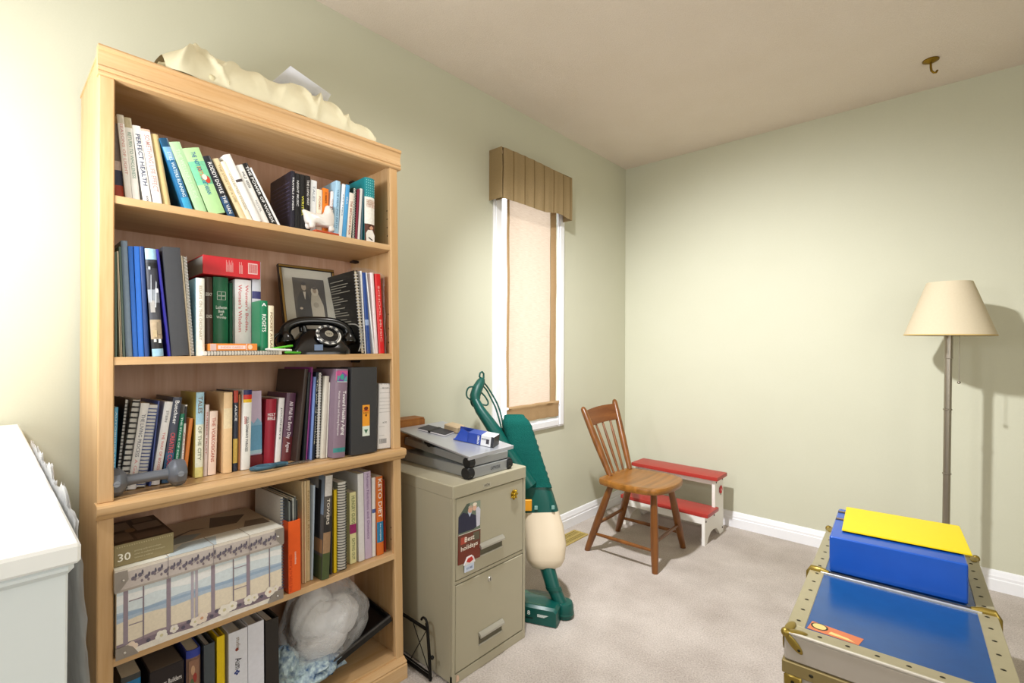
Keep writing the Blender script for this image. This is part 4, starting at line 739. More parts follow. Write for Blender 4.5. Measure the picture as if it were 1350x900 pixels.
# ------------------------------------------------------------------ bookcase (leans back a little against the wall; its contents share its frame)
LEAN = 0.03235
BM = T(.3772, .1857, 0) @ Ry(-LEAN)        # local: x towards the room (0 = front), y along the wall, z up
PINE = ('#c79b66', '#dcb98c'); PV = wood(*PINE, 'z', .38); PH = wood(*PINE, 'y', .38)
PBK = wood('#be9275', '#d6b096', 'z', .5)
bc = empty('bookcase', BM, 'tall honey pine bookcase filled with books against the left wall', 'bookcase')
BW, BD, BH = .8135, .298, 1.832
for y0, y1, nm in ((.002, .018, 'side_panel'), (BW-.018, BW-.002, 'side_panel')):
    g = MB(); g.box((-BD, y0, .0125), (-.012, y1, BH-.012), PV, .001); g.build(nm, bc)
for y0, y1 in ((0, .0295), (BW-.031, BW)):
    for z0, z1 in ((.06, .744), (.779, 1.764)):
        g = MB(); g.box((-.018, y0, z0), (0, y1, z1), PV, .0025); g.build('stile', bc, 30)
g = MB(); g.box((-BD+.002, .018, .06), (-BD+.008, BW-.018, BH-.03), PBK); g.build('back_panel', bc)
g = MB(); g.box((-BD, .018, 1.775), (-.010, BW-.018, 1.793), PH); g.box((-BD, 0, BH-.014), (.002, BW, BH-.008), PH); g.build('top_panel', bc)
CR = [(-.018, 1.7625), (.003, 1.7625), (.006, 1.766), (.006, 1.770), (.003, 1.774), (.006, 1.777), (.006, 1.782), (.002, 1.787), (.001, 1.800), (.003, 1.812), (.0045, 1.816), (.0045, 1.820), (.009, 1.823), (.010, 1.8275), (.008, 1.832), (-.018, 1.832)]
g = MB(); g.prism(CR, lambda a, b, d: (a, d, b), -.002, BW+.012, PH); g.build('crown_moulding', bc, 25)
for z in (1.4895, 1.1105):
    g = MB(); g.box((-BD+.009, .0185, z-.019), (-.003, BW-.0185, z), PH, .001); g.build('shelf', bc)
g = MB(); g.box((-BD+.009, .0185, .763), (-.0245, BW-.0185, .782), PH, .001); g.build('shelf', bc)
LD = [(-.019, .744), (.006, .744), (.010, .748), (.012, .753), (.018, .758), (.0195, .764), (.0195, .772), (.017, .777), (.012, .779), (-.019, .780)]
g = MB(); g.prism(LD, lambda a, b, d: (a, d, b), -.003, BW+.009, PH); g.build('ledge_moulding', bc, 25)
g = MB(); g.box((-BD+.009, .0185, .404), (-.003, BW-.0185, .423), PH, .001); g.build('shelf', bc)
g = MB(); g.box((-BD+.009, .0185, .056), (-.003, BW-.0185, .074), PH, .001); g.build('bottom_board', bc)
BS = [(-.016, 0), (.020, 0), (.020, .046), (.016, .050), (.018, .054), (.016, .058), (.008, .061), (.002, .067), (-.016, .067)]
g = MB(); g.prism(BS, lambda a, b, d: (a, d, b), -.003, BW, PH); g.build('plinth', bc, 25)
g = MB(); HD = mat('#5c3e24', .8)
for z in [1.53, 1.56, 1.59, 1.62]+[1.15, 1.2, 1.25]+[.46, .5]:
    for x in (-.04, -.25): g.cyl((x, BW-.0181, z), (x, BW-.0186, z), .0028, HD, 8)
g.build('pin_hole', bc)
for z in (1.7725, 1.4675, 1.088):
    g = MB(); g.box((-.255, BW-.045, z-.008), (-.23, BW-.0182, z), mat('#2c1c10', .6), .002); g.build('bracket', bc)

def bk(name, M, label, cat, group=None): return empty(name, BM @ M, label, cat, group)

# ------------------------------------------------------------------ books
PAGE = mat('#e8ddc4', .85, vary=.08, scale=200)
CAT = {'hard': ('book', 'book'), 'soft': ('book', 'book'), 'binder': ('ring_binder', 'binder'), 'spiral': ('spiral_notebook', 'notebook'), 'folder': ('paper_folder', 'folder'), 'stack': ('paper_stack', 'papers'), 'slip': ('slipcase', 'box')}
SHN = {1: 'top shelf', 2: 'second shelf', 3: 'third shelf', 4: 'fourth shelf', 5: 'bottom shelf'}
def make_book(sh_, X, y0, t, h, lean, dep, style, cov, bands, texts, label, zb):
    name, cat = CAT[style]
    if 'tan magazine' in label: name, cat = 'magazine', 'magazine'
    dep = min(dep, BD-.012+X)
    if lean > 0: M = T(X, y0+t/math.cos(lean), zb+.0004) @ Rx(-lean) @ T(0, -t, 0)
    else: M = T(X, y0, zb+.0004) @ Rx(-lean)
    root = bk(name, M, label, cat, '%s on the %s' % ({'book': 'books', 'binder': 'ring binders', 'notebook': 'notebooks', 'folder': 'folders', 'papers': 'papers', 'box': 'slipcases', 'magazine': 'magazines'}[cat], SHN[sh_]))
    gloss = {'hard': .42, 'soft': .32, 'binder': .42, 'spiral': .45, 'folder': .5, 'stack': .7, 'slip': .35}[style]
    cm = mat(cov, gloss, vary=.08, scale=90)
    lv = sorted({0, 1} | {x for b in bands for x in b[:2]})
    def bandmat(z):
        for a, b, c in bands:
            if a <= z <= b: return mat(c, gloss, vary=.22, scale=140)
        return cm
    tb = {'hard': min(.0026, t*.16), 'soft': min(.0007, t*.12), 'binder': min(.003, t*.2), 'spiral': .0006, 'folder': .0005, 'stack': 0, 'slip': .002}[style]
    if style in ('hard', 'soft', 'binder', 'folder'):
        bul = {'hard': .12*t, 'soft': .02*t, 'binder': 0, 'folder': .1*t}[style]; bul = min(bul, .004)
        nseg = 5; outer = [(-dep, 0)]; inner = [(-dep, tb)]
        ins = .0015 if style != 'binder' else .0008
        for k in range(nseg+1):
            y = t*k/nseg; b_ = bul*(1-(2*k/nseg-1)**2)-(ins if k in (0, nseg) else 0)
            outer.append((b_-bul, y)); inner.append((b_-bul-tb, tb+(t-2*tb)*k/nseg))
        outer.append((-dep, t)); inner.append((-dep, t-tb))
        g = MB(); prof = outer+inner[::-1]; n = len(prof)
        R = [g.ring([(x, y, z*h) for x, y in prof]) for z in lv]
        for zi in range(len(lv)-1):
            mi_ = g.mi(bandmat((lv[zi]+lv[zi+1])/2)); ci = g.mi(cm)
            for k in range(n):
                fc = g.bm.faces.new([R[zi][k], R[zi][(k+1) % n], R[zi+1][(k+1) % n], R[zi+1][k]]); fc.material_index = mi_ if 1 <= k <= nseg else ci
        for r in (R[0], R[-1]):
            m_ = len(outer)
            for k in range(m_-1):
                fc = g.bm.faces.new([r[k], r[k+1], r[n-2-k], r[n-1-k]]); fc.material_index = g.mi(cm)
        g.build('cover', root, 40)
        ov_ = {'hard': .003, 'soft': .0004, 'binder': .010, 'folder': .001}[style]; xb = {'hard': -.004, 'soft': -.002, 'binder': -.022, 'folder': -.003}[style]-bul
        if t-2*tb > .001:
            g = MB(); g.box((-dep+ov_, tb+.0001, ov_), (xb, (t-tb-.0001) if style != 'binder' else max(tb+.001, t*.72), h-ov_), PAGE if style != 'binder' else mat('#e4e0d8', .8)); g.build('pages', root)
        if style == 'binder':
            g = MB(); rr = max(.003, t*.36)
            for z in (h*.16, h*.5, h*.84, ): g.tube([(-.006-rr+rr*math.cos(a), t*.5+rr*math.sin(a), z) for a in [q*PI/6 for q in range(-6, 6)]], .0013, mat('#b8b8b8', .2, .9), 6, True)
            g.box((-.0045, t*.3, .02), (-.003, t*.7, h-.004), mat('#a8a8a8', .25, .8)); g.build('ring_mechanism', root, 50)
    elif style == 'spiral':
        g = MB(); g.box((-dep, 0, 0), (-.006, tb, h), cm); g.box((-dep, t-tb, 0), (-.006, t, h), cm); g.build('cover', root)
        g = MB(); g.box((-dep+.002, tb+.0001, .002), (-.009, t-tb-.0001, h-.002), mat('#e9e6df', .8)); g.build('pages', root)
        g = MB(); wm = mat({'#22443c': '#9fb0a8', '#d8d6d2': '#3a3a3c', '#b9bccb': '#3c56a0', '#b9bcae': '#1c1c1e', '#f2f1ee': '#7f97b8', '#2a221e': '#3a3532'}.get(cov, '#e4e4e6'), .35, .3)
        pit = .0085 if cov != '#d8d6d2' else .013; k = 0
        rr = t*.52
        while .008+k*pit < h-.006:
            z = .008+k*pit; g.tube([(-.008+max(.006, rr)*math.cos(a), t/2+rr*math.sin(a), z+.0008*math.cos(a)) for a in [q*PI/5 for q in range(10)]], .0012 if pit < .01 else .0022, wm, 5, True); k += 1
        g.build('spiral_binding', root, 60)
    elif style == 'stack':
        g = MB(); n = 16
        for k in range(n):
            j = .0015*rnd.random(); g.box((-dep, t*k/n+.0002, 0), (-j, t*(k+1)/n-.0001, h-.001*rnd.random()), mat('#eceaea' if k % 3 else '#d8d6d6', .7))
        g.build('sheets', root)
        g = MB(); g.face([(.0006, .002, .002), (.0006, t-.001, .002), (.0006, t-.001, h-.004), (.0006, .002, h-.004)], mat('#eeeced', .7)); g.build('front_sheet', root)
        g = MB(); DK = mat('#5c5c60', .6)
        for z in (.205, .190, .172, .160, .148, .136, .124, .075, .045): g.box((.0007, .004, z), (.0009, t*(.95 if z > .1 else .5), z+.0012), mat('#b8b6b8', .6))
        for k in range(14): g.box((.0007, .006+k*.0021, .018), (.0009, .006+k*.0021+.0006+.0009*rnd.random(), .034), DK)
        g.build('print', root)
    elif style == 'slip':
        g = MB(); g.box((-dep, 0, 0), (0, t, h), cm, .002); g.build('case', root, 30)
        g = MB(); g.box((-dep+.004, .003, h-.001), (-.004, t-.003, h+.0006), mat('#6b5f54', .7)); g.build('top_board', root)
    # lettering
    x = .0005+(.0004 if style == 'stack' else 0)
    for s_, c, ctr, ln, wf, mode in texts:
        g = MB(); m_ = mat(c, .4, vary=.02); oy = t/2+{'v2': .2*t, 'v1': -.2*t}.get(mode, 0)
        if mode[0] == 'v': g.text(s_, m_, (x, oy, ctr*h), (0, 0, -1), (0, 1, 0), ln*h, wf*t*.86)
        else: g.text(s_, m_, (x, oy, ctr*h), (0, 1, 0), (0, 0, 1), wf*t, ln*h*.8)
        g.build('lettering', root)
    return root, t, h
BK = {}
for rec in BOOKS:
    r = make_book(*rec); BK[rec[11]] = r
def find(s): return next(v for k, v in BK.items() if s in k)

# a few spines with marks of their own
r, t, h = find('hymn book'); CM = mat('#e6efe6', .4); g = MB()
for a, b in ((.28, .30), (.28, .72-.02), ):
    pass
for sx in (0, 1):
    for sz in (0, 1):
        cy, cz_ = t*(.36+.28*sx), h*(.735+.055*sz); q = .0052
        P = [(cy-q, cz_-q), (cy+q, cz_-q), (cy+q, cz_+q), (cy-q, cz_+q)]
        for i in range(4): g.tube([(.0004, *P[i]), (.0004, *P[(i+1) % 4])], .0006, CM, 4)
g.build('cross_emblem', r)
r, t, h = find('dotted teal'); g = MB(); DM = mat('#8fd8d8', .4)
for i in range(5):
    for j in range(7): g.prism(ov(0, 0, .0016, .0016, 6), lambda a, b, d: (.0006+d, t*(.12+.19*i)+a, h*(.72+.04*j)+b), 0, .0001, DM)
    for j in range(7):
        for k in range(3): pass
g.build('dots', r)
flat_print('cook_print', r, (.0002, 0, 0), (0, 1, 0), (0, 0, 1), t, h*.28, [([(.08, .0), (.05, .45), (.25, .65), (.7, .68), (.92, .4), (.9, .0)], '#eae4dc'), (ov(.58, .8, .2, .12), '#c8957a'), ([(.38, .8), (.4, .97), (.75, .97), (.8, .84), (.58, .9)], '#4a2a1c'), ([(.3, .2), (.7, .08), (.72, .14), (.32, .27)], '#2a2420')], lift=.0006)
r, t, h = find('dark purple cover facing left'); g = MB(); LM = mat('#55506c', .5)
for k in range(9): g.face([(-.145, -.0004, h*(.25+.07*k)), (-.01, -.0004, h*(.25+.07*k)), (-.01, -.0004, h*(.25+.07*k)+.0022), (-.145, -.0004, h*(.25+.07*k)+.0022)], LM)
g.build('cover_print', r)
r, t, h = find('small red bird'); g = MB(); g.prism(ov(t*.72, h*.52, .0065, .010, 10), lambda a, b, d: (.0006+d, a, b), 0, .0001, mat('#c8402c', .5)); g.prism(ov(t*.6, h*.56, .006, .008, 8), lambda a, b, d: (.0007+d, a, b), 0, .0001, mat('#e8e0d0', .5)); g.build('bird_emblem', r)
r, t, h = find('orange sticker'); g = MB(); g.box((.0003, t*.42, h*.20), (.0007, t*.70, h*.56), mat('#f0a030', .4)); g.box((.0004, t*.42, h*.20), (.0009, t*.70, h*.315), mat('#dfe8dc', .4))
g.prism(ov(t*.56, h*.52, .008, .006, 14), lambda a, b, d: (.0009+d, a, b), 0, .0001, mat('#6a2c14', .4)); g.box((.0008, t*.45, h*.488), (.001, t*.67, h*.500), mat('#c0401c', .4)); g.prism(ov(t*.56, h*.44, .004, .004, 10), lambda a, b, d: (.0009+d, a, b), 0, .0001, mat('#7a4a10', .4))
g.prism([(t*.48, h*.275), (t*.64, h*.275), (t*.56, h*.225)], lambda a, b, d: (.0009+d, a, b), 0, .0001, mat('#3c6a4c', .4)); g.build('sticker', r)
g = MB(); g.text('HOT', mat('#5a2408', .4), (.0012, t*.56, h*.468), (0, 1, 0), (0, 0, 1), t*.2, .006); g.build('lettering', r)
r, t, h = find('Toward Healthy Aging'); flat_print('publisher_print', r, (.0002, t*.08, h*.85), (0, 1, 0), (0, 0, 1), t*.84, h*.13, [(rc(0, 0, 1, 1), '#c0568c'), (rc(0, 0, 1, .55), '#5a9ca0'), ([(.1, .1), (.5, .9), (.95, .6), (.6, .05)], '#7a4a9c'), (ov(.5, .45, .2, .25, 12), '#3aa08a'), (rc(0, 0, 1, .04), '#f0e8f0')], lift=.0008)
r, t, h = find('harbour boats'); flat_print('harbour_print', r, (.0, t*.04, h*.04), (0, 1, 0), (0, 0, 1), t*.92, h*.92, [(rc(.05, .4, .5, .52), '#b8b4b0'), ([(.1, .5), (.3, .78), (.36, .78), (.2, .5)], '#c8ccd4'), ([(.5, .45), (.75, .72), (.8, .70), (.6, .45)], '#d8dce0'), (rc(.1, .15, .5, .22), '#c8b48c'), (rc(.55, .18, .9, .3), '#8c7c64'), (rc(.15, .10, .4, .13), '#e8e8e0'), (rc(.6, .09, .85, .13), '#e0e4e4'), (rc(.1, .83, .3, .86), '#c8d0d8'), (rc(.62, .6, .9, .64), '#e8e8ec')], lift=.0014)
r, t, h = find('dark buildings'); flat_print('tower_print', r, (-.19, -.0002, 0), (1, 0, 0), (0, 0, 1), .185, h, [(rc(0, 0, 1, 1), '#5c5a58'), (rc(0, .62, 1, 1), '#8b9db4'), (rc(.2, .35, .5, .85), '#3a3634'), (rc(.6, .3, .9, .95), '#2c2a2a'), (rc(.3, .86, .8, .99), '#b8b4b0'), (rc(0, .25, 1, .38), '#a07c58'), (rc(0, 0, 1, .22), '#4a5634'), (rc(.5, .66, .62, .8), '#c89070')], lift=.0003)
r, t, h = find('framed colour picture'); flat_print('picture_print', r, (.0, t*.15, h*.55), (0, 1, 0), (0, 0, 1), t*.7, h*.36, [(rc(0, 0, 1, 1), '#96705c'), (ov(.4, .75, .2, .12), '#c8a080'), (ov(.6, .55, .2, .12), '#a04038'), (ov(.3, .4, .2, .15), '#54684a'), (ov(.7, .25, .2, .14), '#c89858'), (ov(.4, .12, .25, .1), '#d8c0a8')], lift=.0016)
r, t, h = find('printed spine label'); g = MB(); g.prism(ov(t*.42, h*.83, .004, .0045, 10), lambda a, b, d: (.0006+d, a, b), 0, .0001, mat('#8a3c34', .5))
for k in range(4):
    a = k*PI/2; g.prism(ov(t*.42+.004*math.cos(a), h*.62+.004*math.sin(a), .003, .003, 8), lambda a_, b_, d: (.0006+d, a_, b_), 0, .0001, mat('#3c4a8c', .5))
g.build('label_emblem', r)
r, t, h = find('black book of lines') if any('lines' == k[-5:] for k in BK) else find('thin white booklet next')

# black comb-bound book with its lettered back cover turned to the room
M = T(-.025, .682, 1.111) @ Rz(-.04) @ Rx(.085)
bb = bk('comb_bound_book', M, 'black comb bound book showing lines of cream text, right of the photo frame', 'book')
g = MB(); g.box((-.205, 0, 0), (-.006, .001, .28), mat('#181614', .4)); g.box((-.205, .0115, 0), (-.006, .0125, .28), mat('#181614', .4)); g.build('cover', bb)
g = MB(); g.box((-.203, .0012, .002), (-.010, .0113, .277), PAGE); g.build('pages', bb)
g = MB(); cmw = mat('#c8c4c0', .4)
for k in range(26): g.tube([(-.006+.006*math.cos(a), .006+.0065*math.sin(a), .01+k*.0102) for a in [q*PI/5 for q in range(10)]], .0015, cmw, 5, True)
g.build('comb_binding', bb, 60)
g = MB(); LT = mat('#8c8678', .5); z = .255; k = 0
while z > .09:
    wl = .05+.09*rnd.random(); g.face([(-.185, -.0004, z), (-.185+wl, -.0004, z), (-.185+wl, -.0004, z+.0028), (-.185, -.0004, z+.0028)], LT); z -= .0088 if k % 4 else .014; k += 1
g.build('text_lines', bb)

# red dictionary lying across the tops, orange card box, ruled pad, red pamphlet behind
M = T(-.092, .2225, 1.111+.2245)
M = T(-.085, .232, 1.338) @ Rx(-.055 if 0 else 0)
rb = bk('red_dictionary', M, 'thick red book lying flat across the upright green and white books', 'book')
g = MB(); g.box((-.17, 0, 0), (0, .15, .0025), mat('#c4242c', .4)); g.box((-.17, 0, .0505), (0, .15, .053), mat('#c4242c', .4)); g.box((-.003, 0, 0), (.001, .15, .053), mat('#cf2830', .38, vary=.06), .0008); g.build('cover', rb)
g = MB(); g.box((-.166, .0012, .0027), (-.004, .147, .0503), mat('#a8a29a', .85)); g.build('pages', rb)
g = MB(); PW = mat('#e8b0ac', .5)
for k in range(8): g.box((.0011, .058+k*.0024, .012), (.0013, .059+k*.0024, .045-.006*(k % 3)), PW)
for k in range(4): g.box((.0011, .092+k*.0026, .010), (.0013, .0932+k*.0026, .044-.009*(k % 2)), PW)
g.box((.0011, .116, .012), (.0013, .142, .044), mat('#e9c4c0', .5))
for k in range(12): g.box((.0013, .118+k*.0019, .015), (.0015, .1186+k*.0019+.0007*(k % 2), .041), mat('#c03a3a', .5))
g.build('print', rb)
M = T(-.012, .229, 1.1242)
ob = bk('orange_card_box', M, 'flat orange carton with white label lying on the ruled pad', 'box')
g = MB(); g.box((-.075, 0, 0), (0, .117, .019), mat('#e88a34', .45), .001); g.build('carton', ob)
g = MB(); g.box((0, .018, .004), (.0004, .086, .014), mat('#f2d8d0', .5)); g.box((0, .088, .001), (.0003, .090, .018), mat('#f2d8d0', .5)); g.prism(ov(.098, .0095, .006, .007, 12), lambda a, b, d: (.0003+d, a, b), 0, .0001, mat('#f2d0b0', .5)); g.box((.0, .0, 0.001), (.0003, .014, .018), mat('#d8b8b0', .5)); g.build('label', ob)
g = MB(); g.text('INDEX CARDS', mat('#e8a08c', .5), (.0006, .052, .009), (0, 1, 0), (0, 0, 1), .055, .005); g.build('lettering', ob)
pd = bk('spiral_pad', T(-.008, .213, 1.1112), 'thin white spiral pad lying under the orange carton', 'notepad')
g = MB(); g.box((-.086, 0, .0005), (-.004, .20, .0118), mat('#e9e4da', .8)); g.build('pages', pd)
g = MB()
for k in range(26): g.tube([(-.002+.004*math.cos(a), .008+k*.0072, .006+.0055*math.sin(a)) for a in [q*PI/4 for q in range(8)]], .0009, mat('#8c8880', .4, .4), 5, True)
g.build('spiral_binding', pd, 60)
rp = MB(); rp.box((-.002, 0, 0), (0, .055, .287), mat('#a02c24', .5)); o = rp.build('red_pamphlet'); o.matrix_world = BM @ T(-.275, .18, 1.1107); tag(o, 'red pamphlet corner showing above the notebooks behind the charcoal binder', 'pamphlet')
# pens in front of the phone
for nm, col, p0, p1, lab in (('green_pen', '#5cc02c', (-.020, .385, 1.128), (-.030, .452, 1.138), 'lime green pen lying upward in front of the telephone cord'),
                             ('green_marker', '#4aa428', (-.008, .420, 1.1175), (-.016, .470, 1.1165), 'lime green marker lying on the shelf before the telephone'),
                             ('white_pen', '#e8e8e4', (-.006, .365, 1.1275), (-.014, .442, 1.124), 'white pen lying next to the lime green pen')):
    a, b = Vector(p0), Vector(p1); r0 = bk(nm, T(*a), lab, 'pen', 'pens by the telephone'); d = b-a
    g = MB(); g.tube([Vector((0, 0, 0)), d*.08, d*.9], [.0016, .0035, .0035], mat(col, .35), 10); g.build('barrel', r0, 50)
    g = MB(); g.tube([d*.9, d], [.0037, .0030], mat(col, .3), 10); g.build('cap', r0, 50)

# ------------------------------------------------------------------ framed wedding photograph
fw, fh = .199, .318
M = T(-.125, .478, 1.1165) @ Rz(.0) @ Ry(-.30)
M = BM @ frame((-.160, .4925, 1.1115), (.03, .999, -.012), (-.245, -.02, .969), (.969, -.02, .245))
pf = empty('picture_frame', M, 'gold edged frame holding an old wedding photograph behind the telephone', 'picture frame')
GF = mat('#a98a50', .35, .7); DF = mat('#2a1c12', .45)
for a, b in (((0, 0), (fw, .011)), ((0, fh-.011), (fw, fh)), ((0, .011), (.011, fh-.011)), ((fw-.011, .011), (fw, fh-.011))):
    g = MB(); g.box((a[0], a[1], -.012), (b[0], b[1], .002), DF, .001); g.box((a[0]+.002, a[1]+.002, .002), (b[0]-.002, b[1]-.002, .004), GF, .001); g.build('frame_bar', pf)
g = MB(); g.box((.011, .011, -.010), (fw-.011, fh-.011, -.003), mat('#c9c4b4', .8)); g.build('mat_board', pf)
items = [(rc(0, 0, 1, 1), '#3c342c'), (rc(0, .5, .5, 1), '#463e34'), (ov(.33, .80, .075, .075), '#b8a894'), ([(.06, .0), (.10, .55), (.22, .70), (.42, .70), (.52, .5), (.52, 0)], '#1e1a17'), ([(.29, .70), (.38, .70), (.335, .52)], '#cfc6b6'), (ov(.33, .875, .08, .04), '#241e1a'),
         ([(.52, .0), (.50, .45), (.55, .66), (.78, .66), (.90, .42), (.92, 0)], '#c4baa6'), (ov(.66, .72, .12, .10), '#d6ccb8'), (ov(.66, .74, .06, .06), '#a8947e'), (ov(.66, .79, .08, .025), '#4a3e34'), (ov(.66, .42, .09, .06), '#a89e8c'), (ov(.19, .33, .05, .025), '#c8b8a4')]
flat_print('photograph', pf, (.044, .109, -.003), (1, 0, 0), (0, 1, 0), .112, .166, items)
g = MB(); g.box((.011, .011, -.0012), (fw-.011, fh-.011, -.0004), clear('picture_glass', '#ffffff', .05, .03)); g.build('glass', pf)

# ------------------------------------------------------------------ rotary telephone
PB_ = mat('#0c0c0d', .18, .0, .6, vary=.02)
ph = bk('rotary_telephone', T(-.075, .556, 1.1112) @ Rz(-.20), 'old black rotary dial telephone on the second shelf', 'telephone')
def hexl(g, secs, m):
    g.skin([g.ring(s) for s in secs], m)
g = MB(); secs = []
for z, hx, hy, cx in ((0, .066, .092, 0), (.012, .066, .092, 0), (.020, .062, .088, 0), (.045, .050, .074, -.004), (.068, .034, .055, -.014), (.082, .022, .040, -.02)):
    secs.append([Vector((cx+hx*math.copysign(abs(math.cos(a))**.45, math.cos(a)), hy*math.copysign(abs(math.sin(a))**.45, math.sin(a)), z)) for a in [k*2*PI/28 for k in range(28)]])
hexl(g, secs, PB_); g.build('body', ph, 35)
g = MB()
for s_ in (-1, 1):
    g.tube([(-.035, s_*.040, .072), (-.035, s_*.044, .088), (-.035, s_*.048, .098)], [.010, .009, .006], PB_, 10); g.tube([(.0, s_*.040, .066), (.004, s_*.044, .084), (.006, s_*.046, .092)], [.009, .008, .005], PB_, 10)
g.build('cradle', ph, 50)
n_ = Vector((.80, .06, .60)).normalized(); ux = Vector((0, 1, 0))-n_*n_.y; ux.normalize(); uy = n_.cross(ux)
dF = frame((.038, .018, .056), ux, uy, n_)
g = MB(); g.lathe([(0, .002), (.040, .002), (.041, .005), (.038, .009), (.033, .011), (0, .011)], PB_, 32); dl = g.build('dial', ph, 40, M=dF)
g = MB(); g.lathe([(.0305, .0112), (.039, .0098)], mat('#d8d6d0', .4), 32, None, False); g.build('number_ring', dl, 40)
g = MB()
for k in range(10):
    a = .4+k*.53; g.lathe([(0, 0), (.0052, 0), (.0052, .0004), (0, .0004)], mat('#141414', .4), 12, T(.0345*math.cos(a), .0345*math.sin(a), .0112)); 
g.build('finger_hole', dl)
g = MB(); g.lathe([(0, .0145), (.014, .0145), (.016, .013), (.026, .0118), (.027, .0112)], mat('#1c1c1e', .2), 28); g.build('finger_wheel', dl, 40)
g = MB(); g.lathe([(0, .0147), (.013, .0147)], mat('#c4bca8', .5), 20); g.text('555', mat('#3a3632', .5), (0, 0, .0151), (1, 0, 0), (0, 1, 0), .018, .006); g.build('number_card', dl)
g = MB(); g.box((.0645, -.030, .012), (.0665, -.005, .030), mat('#6a7c98', .5)); g.build('label', ph, M=T(0, 0, 0))
hs = [(-.012, -.100, .062), (-.014, -.090, .088), (-.016, -.055, .105), (-.016, -.0, .109), (-.016, .055, .105), (-.014, .090, .088), (-.012, .100, .062)]
g = MB(); pth = smooth_path(hs, 4); rr = [.0145+.005*abs(k/(len(pth)-1)*2-1)**3 for k in range(len(pth))]
g.tube(pth, rr, PB_, 14); hd = g.build('handset', ph, 50)
for s_ in (-1, 1):
    g = MB(); d = Vector((.25, -s_*.10, -1)).normalized(); a = Vector((-.010, s_*.100, .066)); F_ = frame(a, d.orthogonal().normalized(), d.cross(d.orthogonal().normalized()), d)
    g.lathe([(0, -.006), (.016, -.004), (.024, .012), (.027, .026), (.026, .030), (0, .030)], PB_, 20, F_); g.build('earpiece' if s_ > 0 else 'mouthpiece', hd, 40)
g = MB(); P = []
for k in range(150):
    t = k/149; c = Vector((.012+.01*t, -.122-.020*math.sin(t*PI), .066-.058*t)); a = k*.75; P.append(c+Vector((.009*math.cos(a), .009*math.sin(a)*.8, .003*math.sin(a))))
g.tube(P, .0026, PB_, 6); g.build('coiled_cord', ph, 60)
g = MB(); g.tube(smooth_path([(-.02, .095, .10), (.01, .118, .098), (.03, .130, .075), (.035, .128, .04), (.03, .120, .008)]), .0022, mat('#8f8c84', .5), 6); g.build('line_cord', ph, 60)

# clear plastic sleeve behind the red booklet
g = MB(); CL = clear('clear_sleeve', '#e8e4e0', .16, .08)
g.grid(lambda u, v: Vector((-.28+.255*u, .776+.004*nz(u*7, v*7, 2)-.006*v*u, 1.112+(.33-.06*u*u+.01*nz(u*4, 2, 1))*v)), 26, 26, CL)
o = g.build('plastic_sleeve', None, 60); o.matrix_world = BM; tag(o, 'clear plastic sleeve standing against the right side of the second shelf', 'plastic sleeve')

# ------------------------------------------------------------------ figurine on the top shelf
fg = bk('horse_figurine', T(-.022, .542, 1.4898) @ Rz(.05), 'small white ceramic horse figurine on a red base in front of the orange book', 'figurine')
CW_ = mat('#e6dfd8', .25, vary=.04); g = MB()
g.box((-.016, -.030, .0), (.018, .052, .007), mat('#c0502c', .5), .002); g.build('base', fg)
me = bpy.data.meshes.new('body'); V_ = [(0, -.035, .046), (0, .0, .042), (0, .026, .048), (0, .028, .072), (0, .022, .090), (.002, .040, .078), (.010, -.038, .026), (.011, -.034, .009), (-.010, -.040, .026), (-.011, -.036, .009), (.010, .026, .026), (.011, .030, .009), (-.010, .022, .026), (-.011, .020, .009), (0, -.052, .058), (0, -.062, .064)]
E_ = [(0, 1), (1, 2), (2, 3), (3, 4), (4, 5), (0, 6), (6, 7), (0, 8), (8, 9), (2, 10), (10, 11), (2, 12), (12, 13), (0, 14), (14, 15)]
me.from_pydata([Vector(v) for v in V_], E_, []); bo = bpy.data.objects.new('body', me); COL.objects.link(bo); bo.parent = fg; me.materials.append(CW_)
sk = bo.modifiers.new('skin', 'SKIN'); bo.modifiers.new('sub', 'SUBSURF').levels = 2; bo.modifiers['sub'].render_levels = 2
for i, r_ in enumerate([.020, .018, .019, .016, .017, .011, .010, .011, .010, .011, .010, .011, .010, .011, .008, .005]): me.skin_vertices[0].data[i].radius = (r_, r_)
me.skin_vertices[0].data[0].use_root = True
g = MB(); g.tube([(.0165, .020, .088), (.017, .030, .086)], .0012, mat('#7a3430', .4), 5); g.ball((.0145, .030, .083), .0018, mat('#2a2220', .3), 6); g.build('painted_marks', fg)

# ------------------------------------------------------------------ third shelf: dumbbell, blue booklet, scissors
DB = mat('#686c74', .38, .15, .5, vary=.04)
db = bk('dumbbell', T(-.034, .098, .8165), 'grey vinyl dumbbell lying in front of the leaning books', 'dumbbell')
g = MB(); g.tube([(0, -.05, 0), (0, -.03, 0), (0, 0, 0), (0, .03, 0), (0, .05, 0)], [.0155, .0125, .0125, .0125, .0155], DB, 16); g.build('handle', db, 50)
for s_ in (-1, 1):
    g = MB(); prof = [(0, .036), (.012, .040), (.020, .042), (.0300, .050), (.0330, .056), (.0330, .070), (.030, .077), (.020, .080), (0, .0805)]
    g.lathe(prof, DB, 10, frame((0, 0, 0), (1, 0, 0), (0, 0, 1), (0, s_, 0))); h_ = g.build('head', db, 25)
    g = MB(); g.lathe([(0, .0003), (.006, .0003), (.007, 0)], mat('#8a8e96', .3), 12, frame((.0325, s_*.063, .0), (0, 1, 0), (0, 0, 1), (1, 0, 0))); g.build('weight_mark', h_)
dk = bk('dark_red_book', T(-.105, .3535, .7826), 'small dark red book lying flat under the lavender box book', 'book')
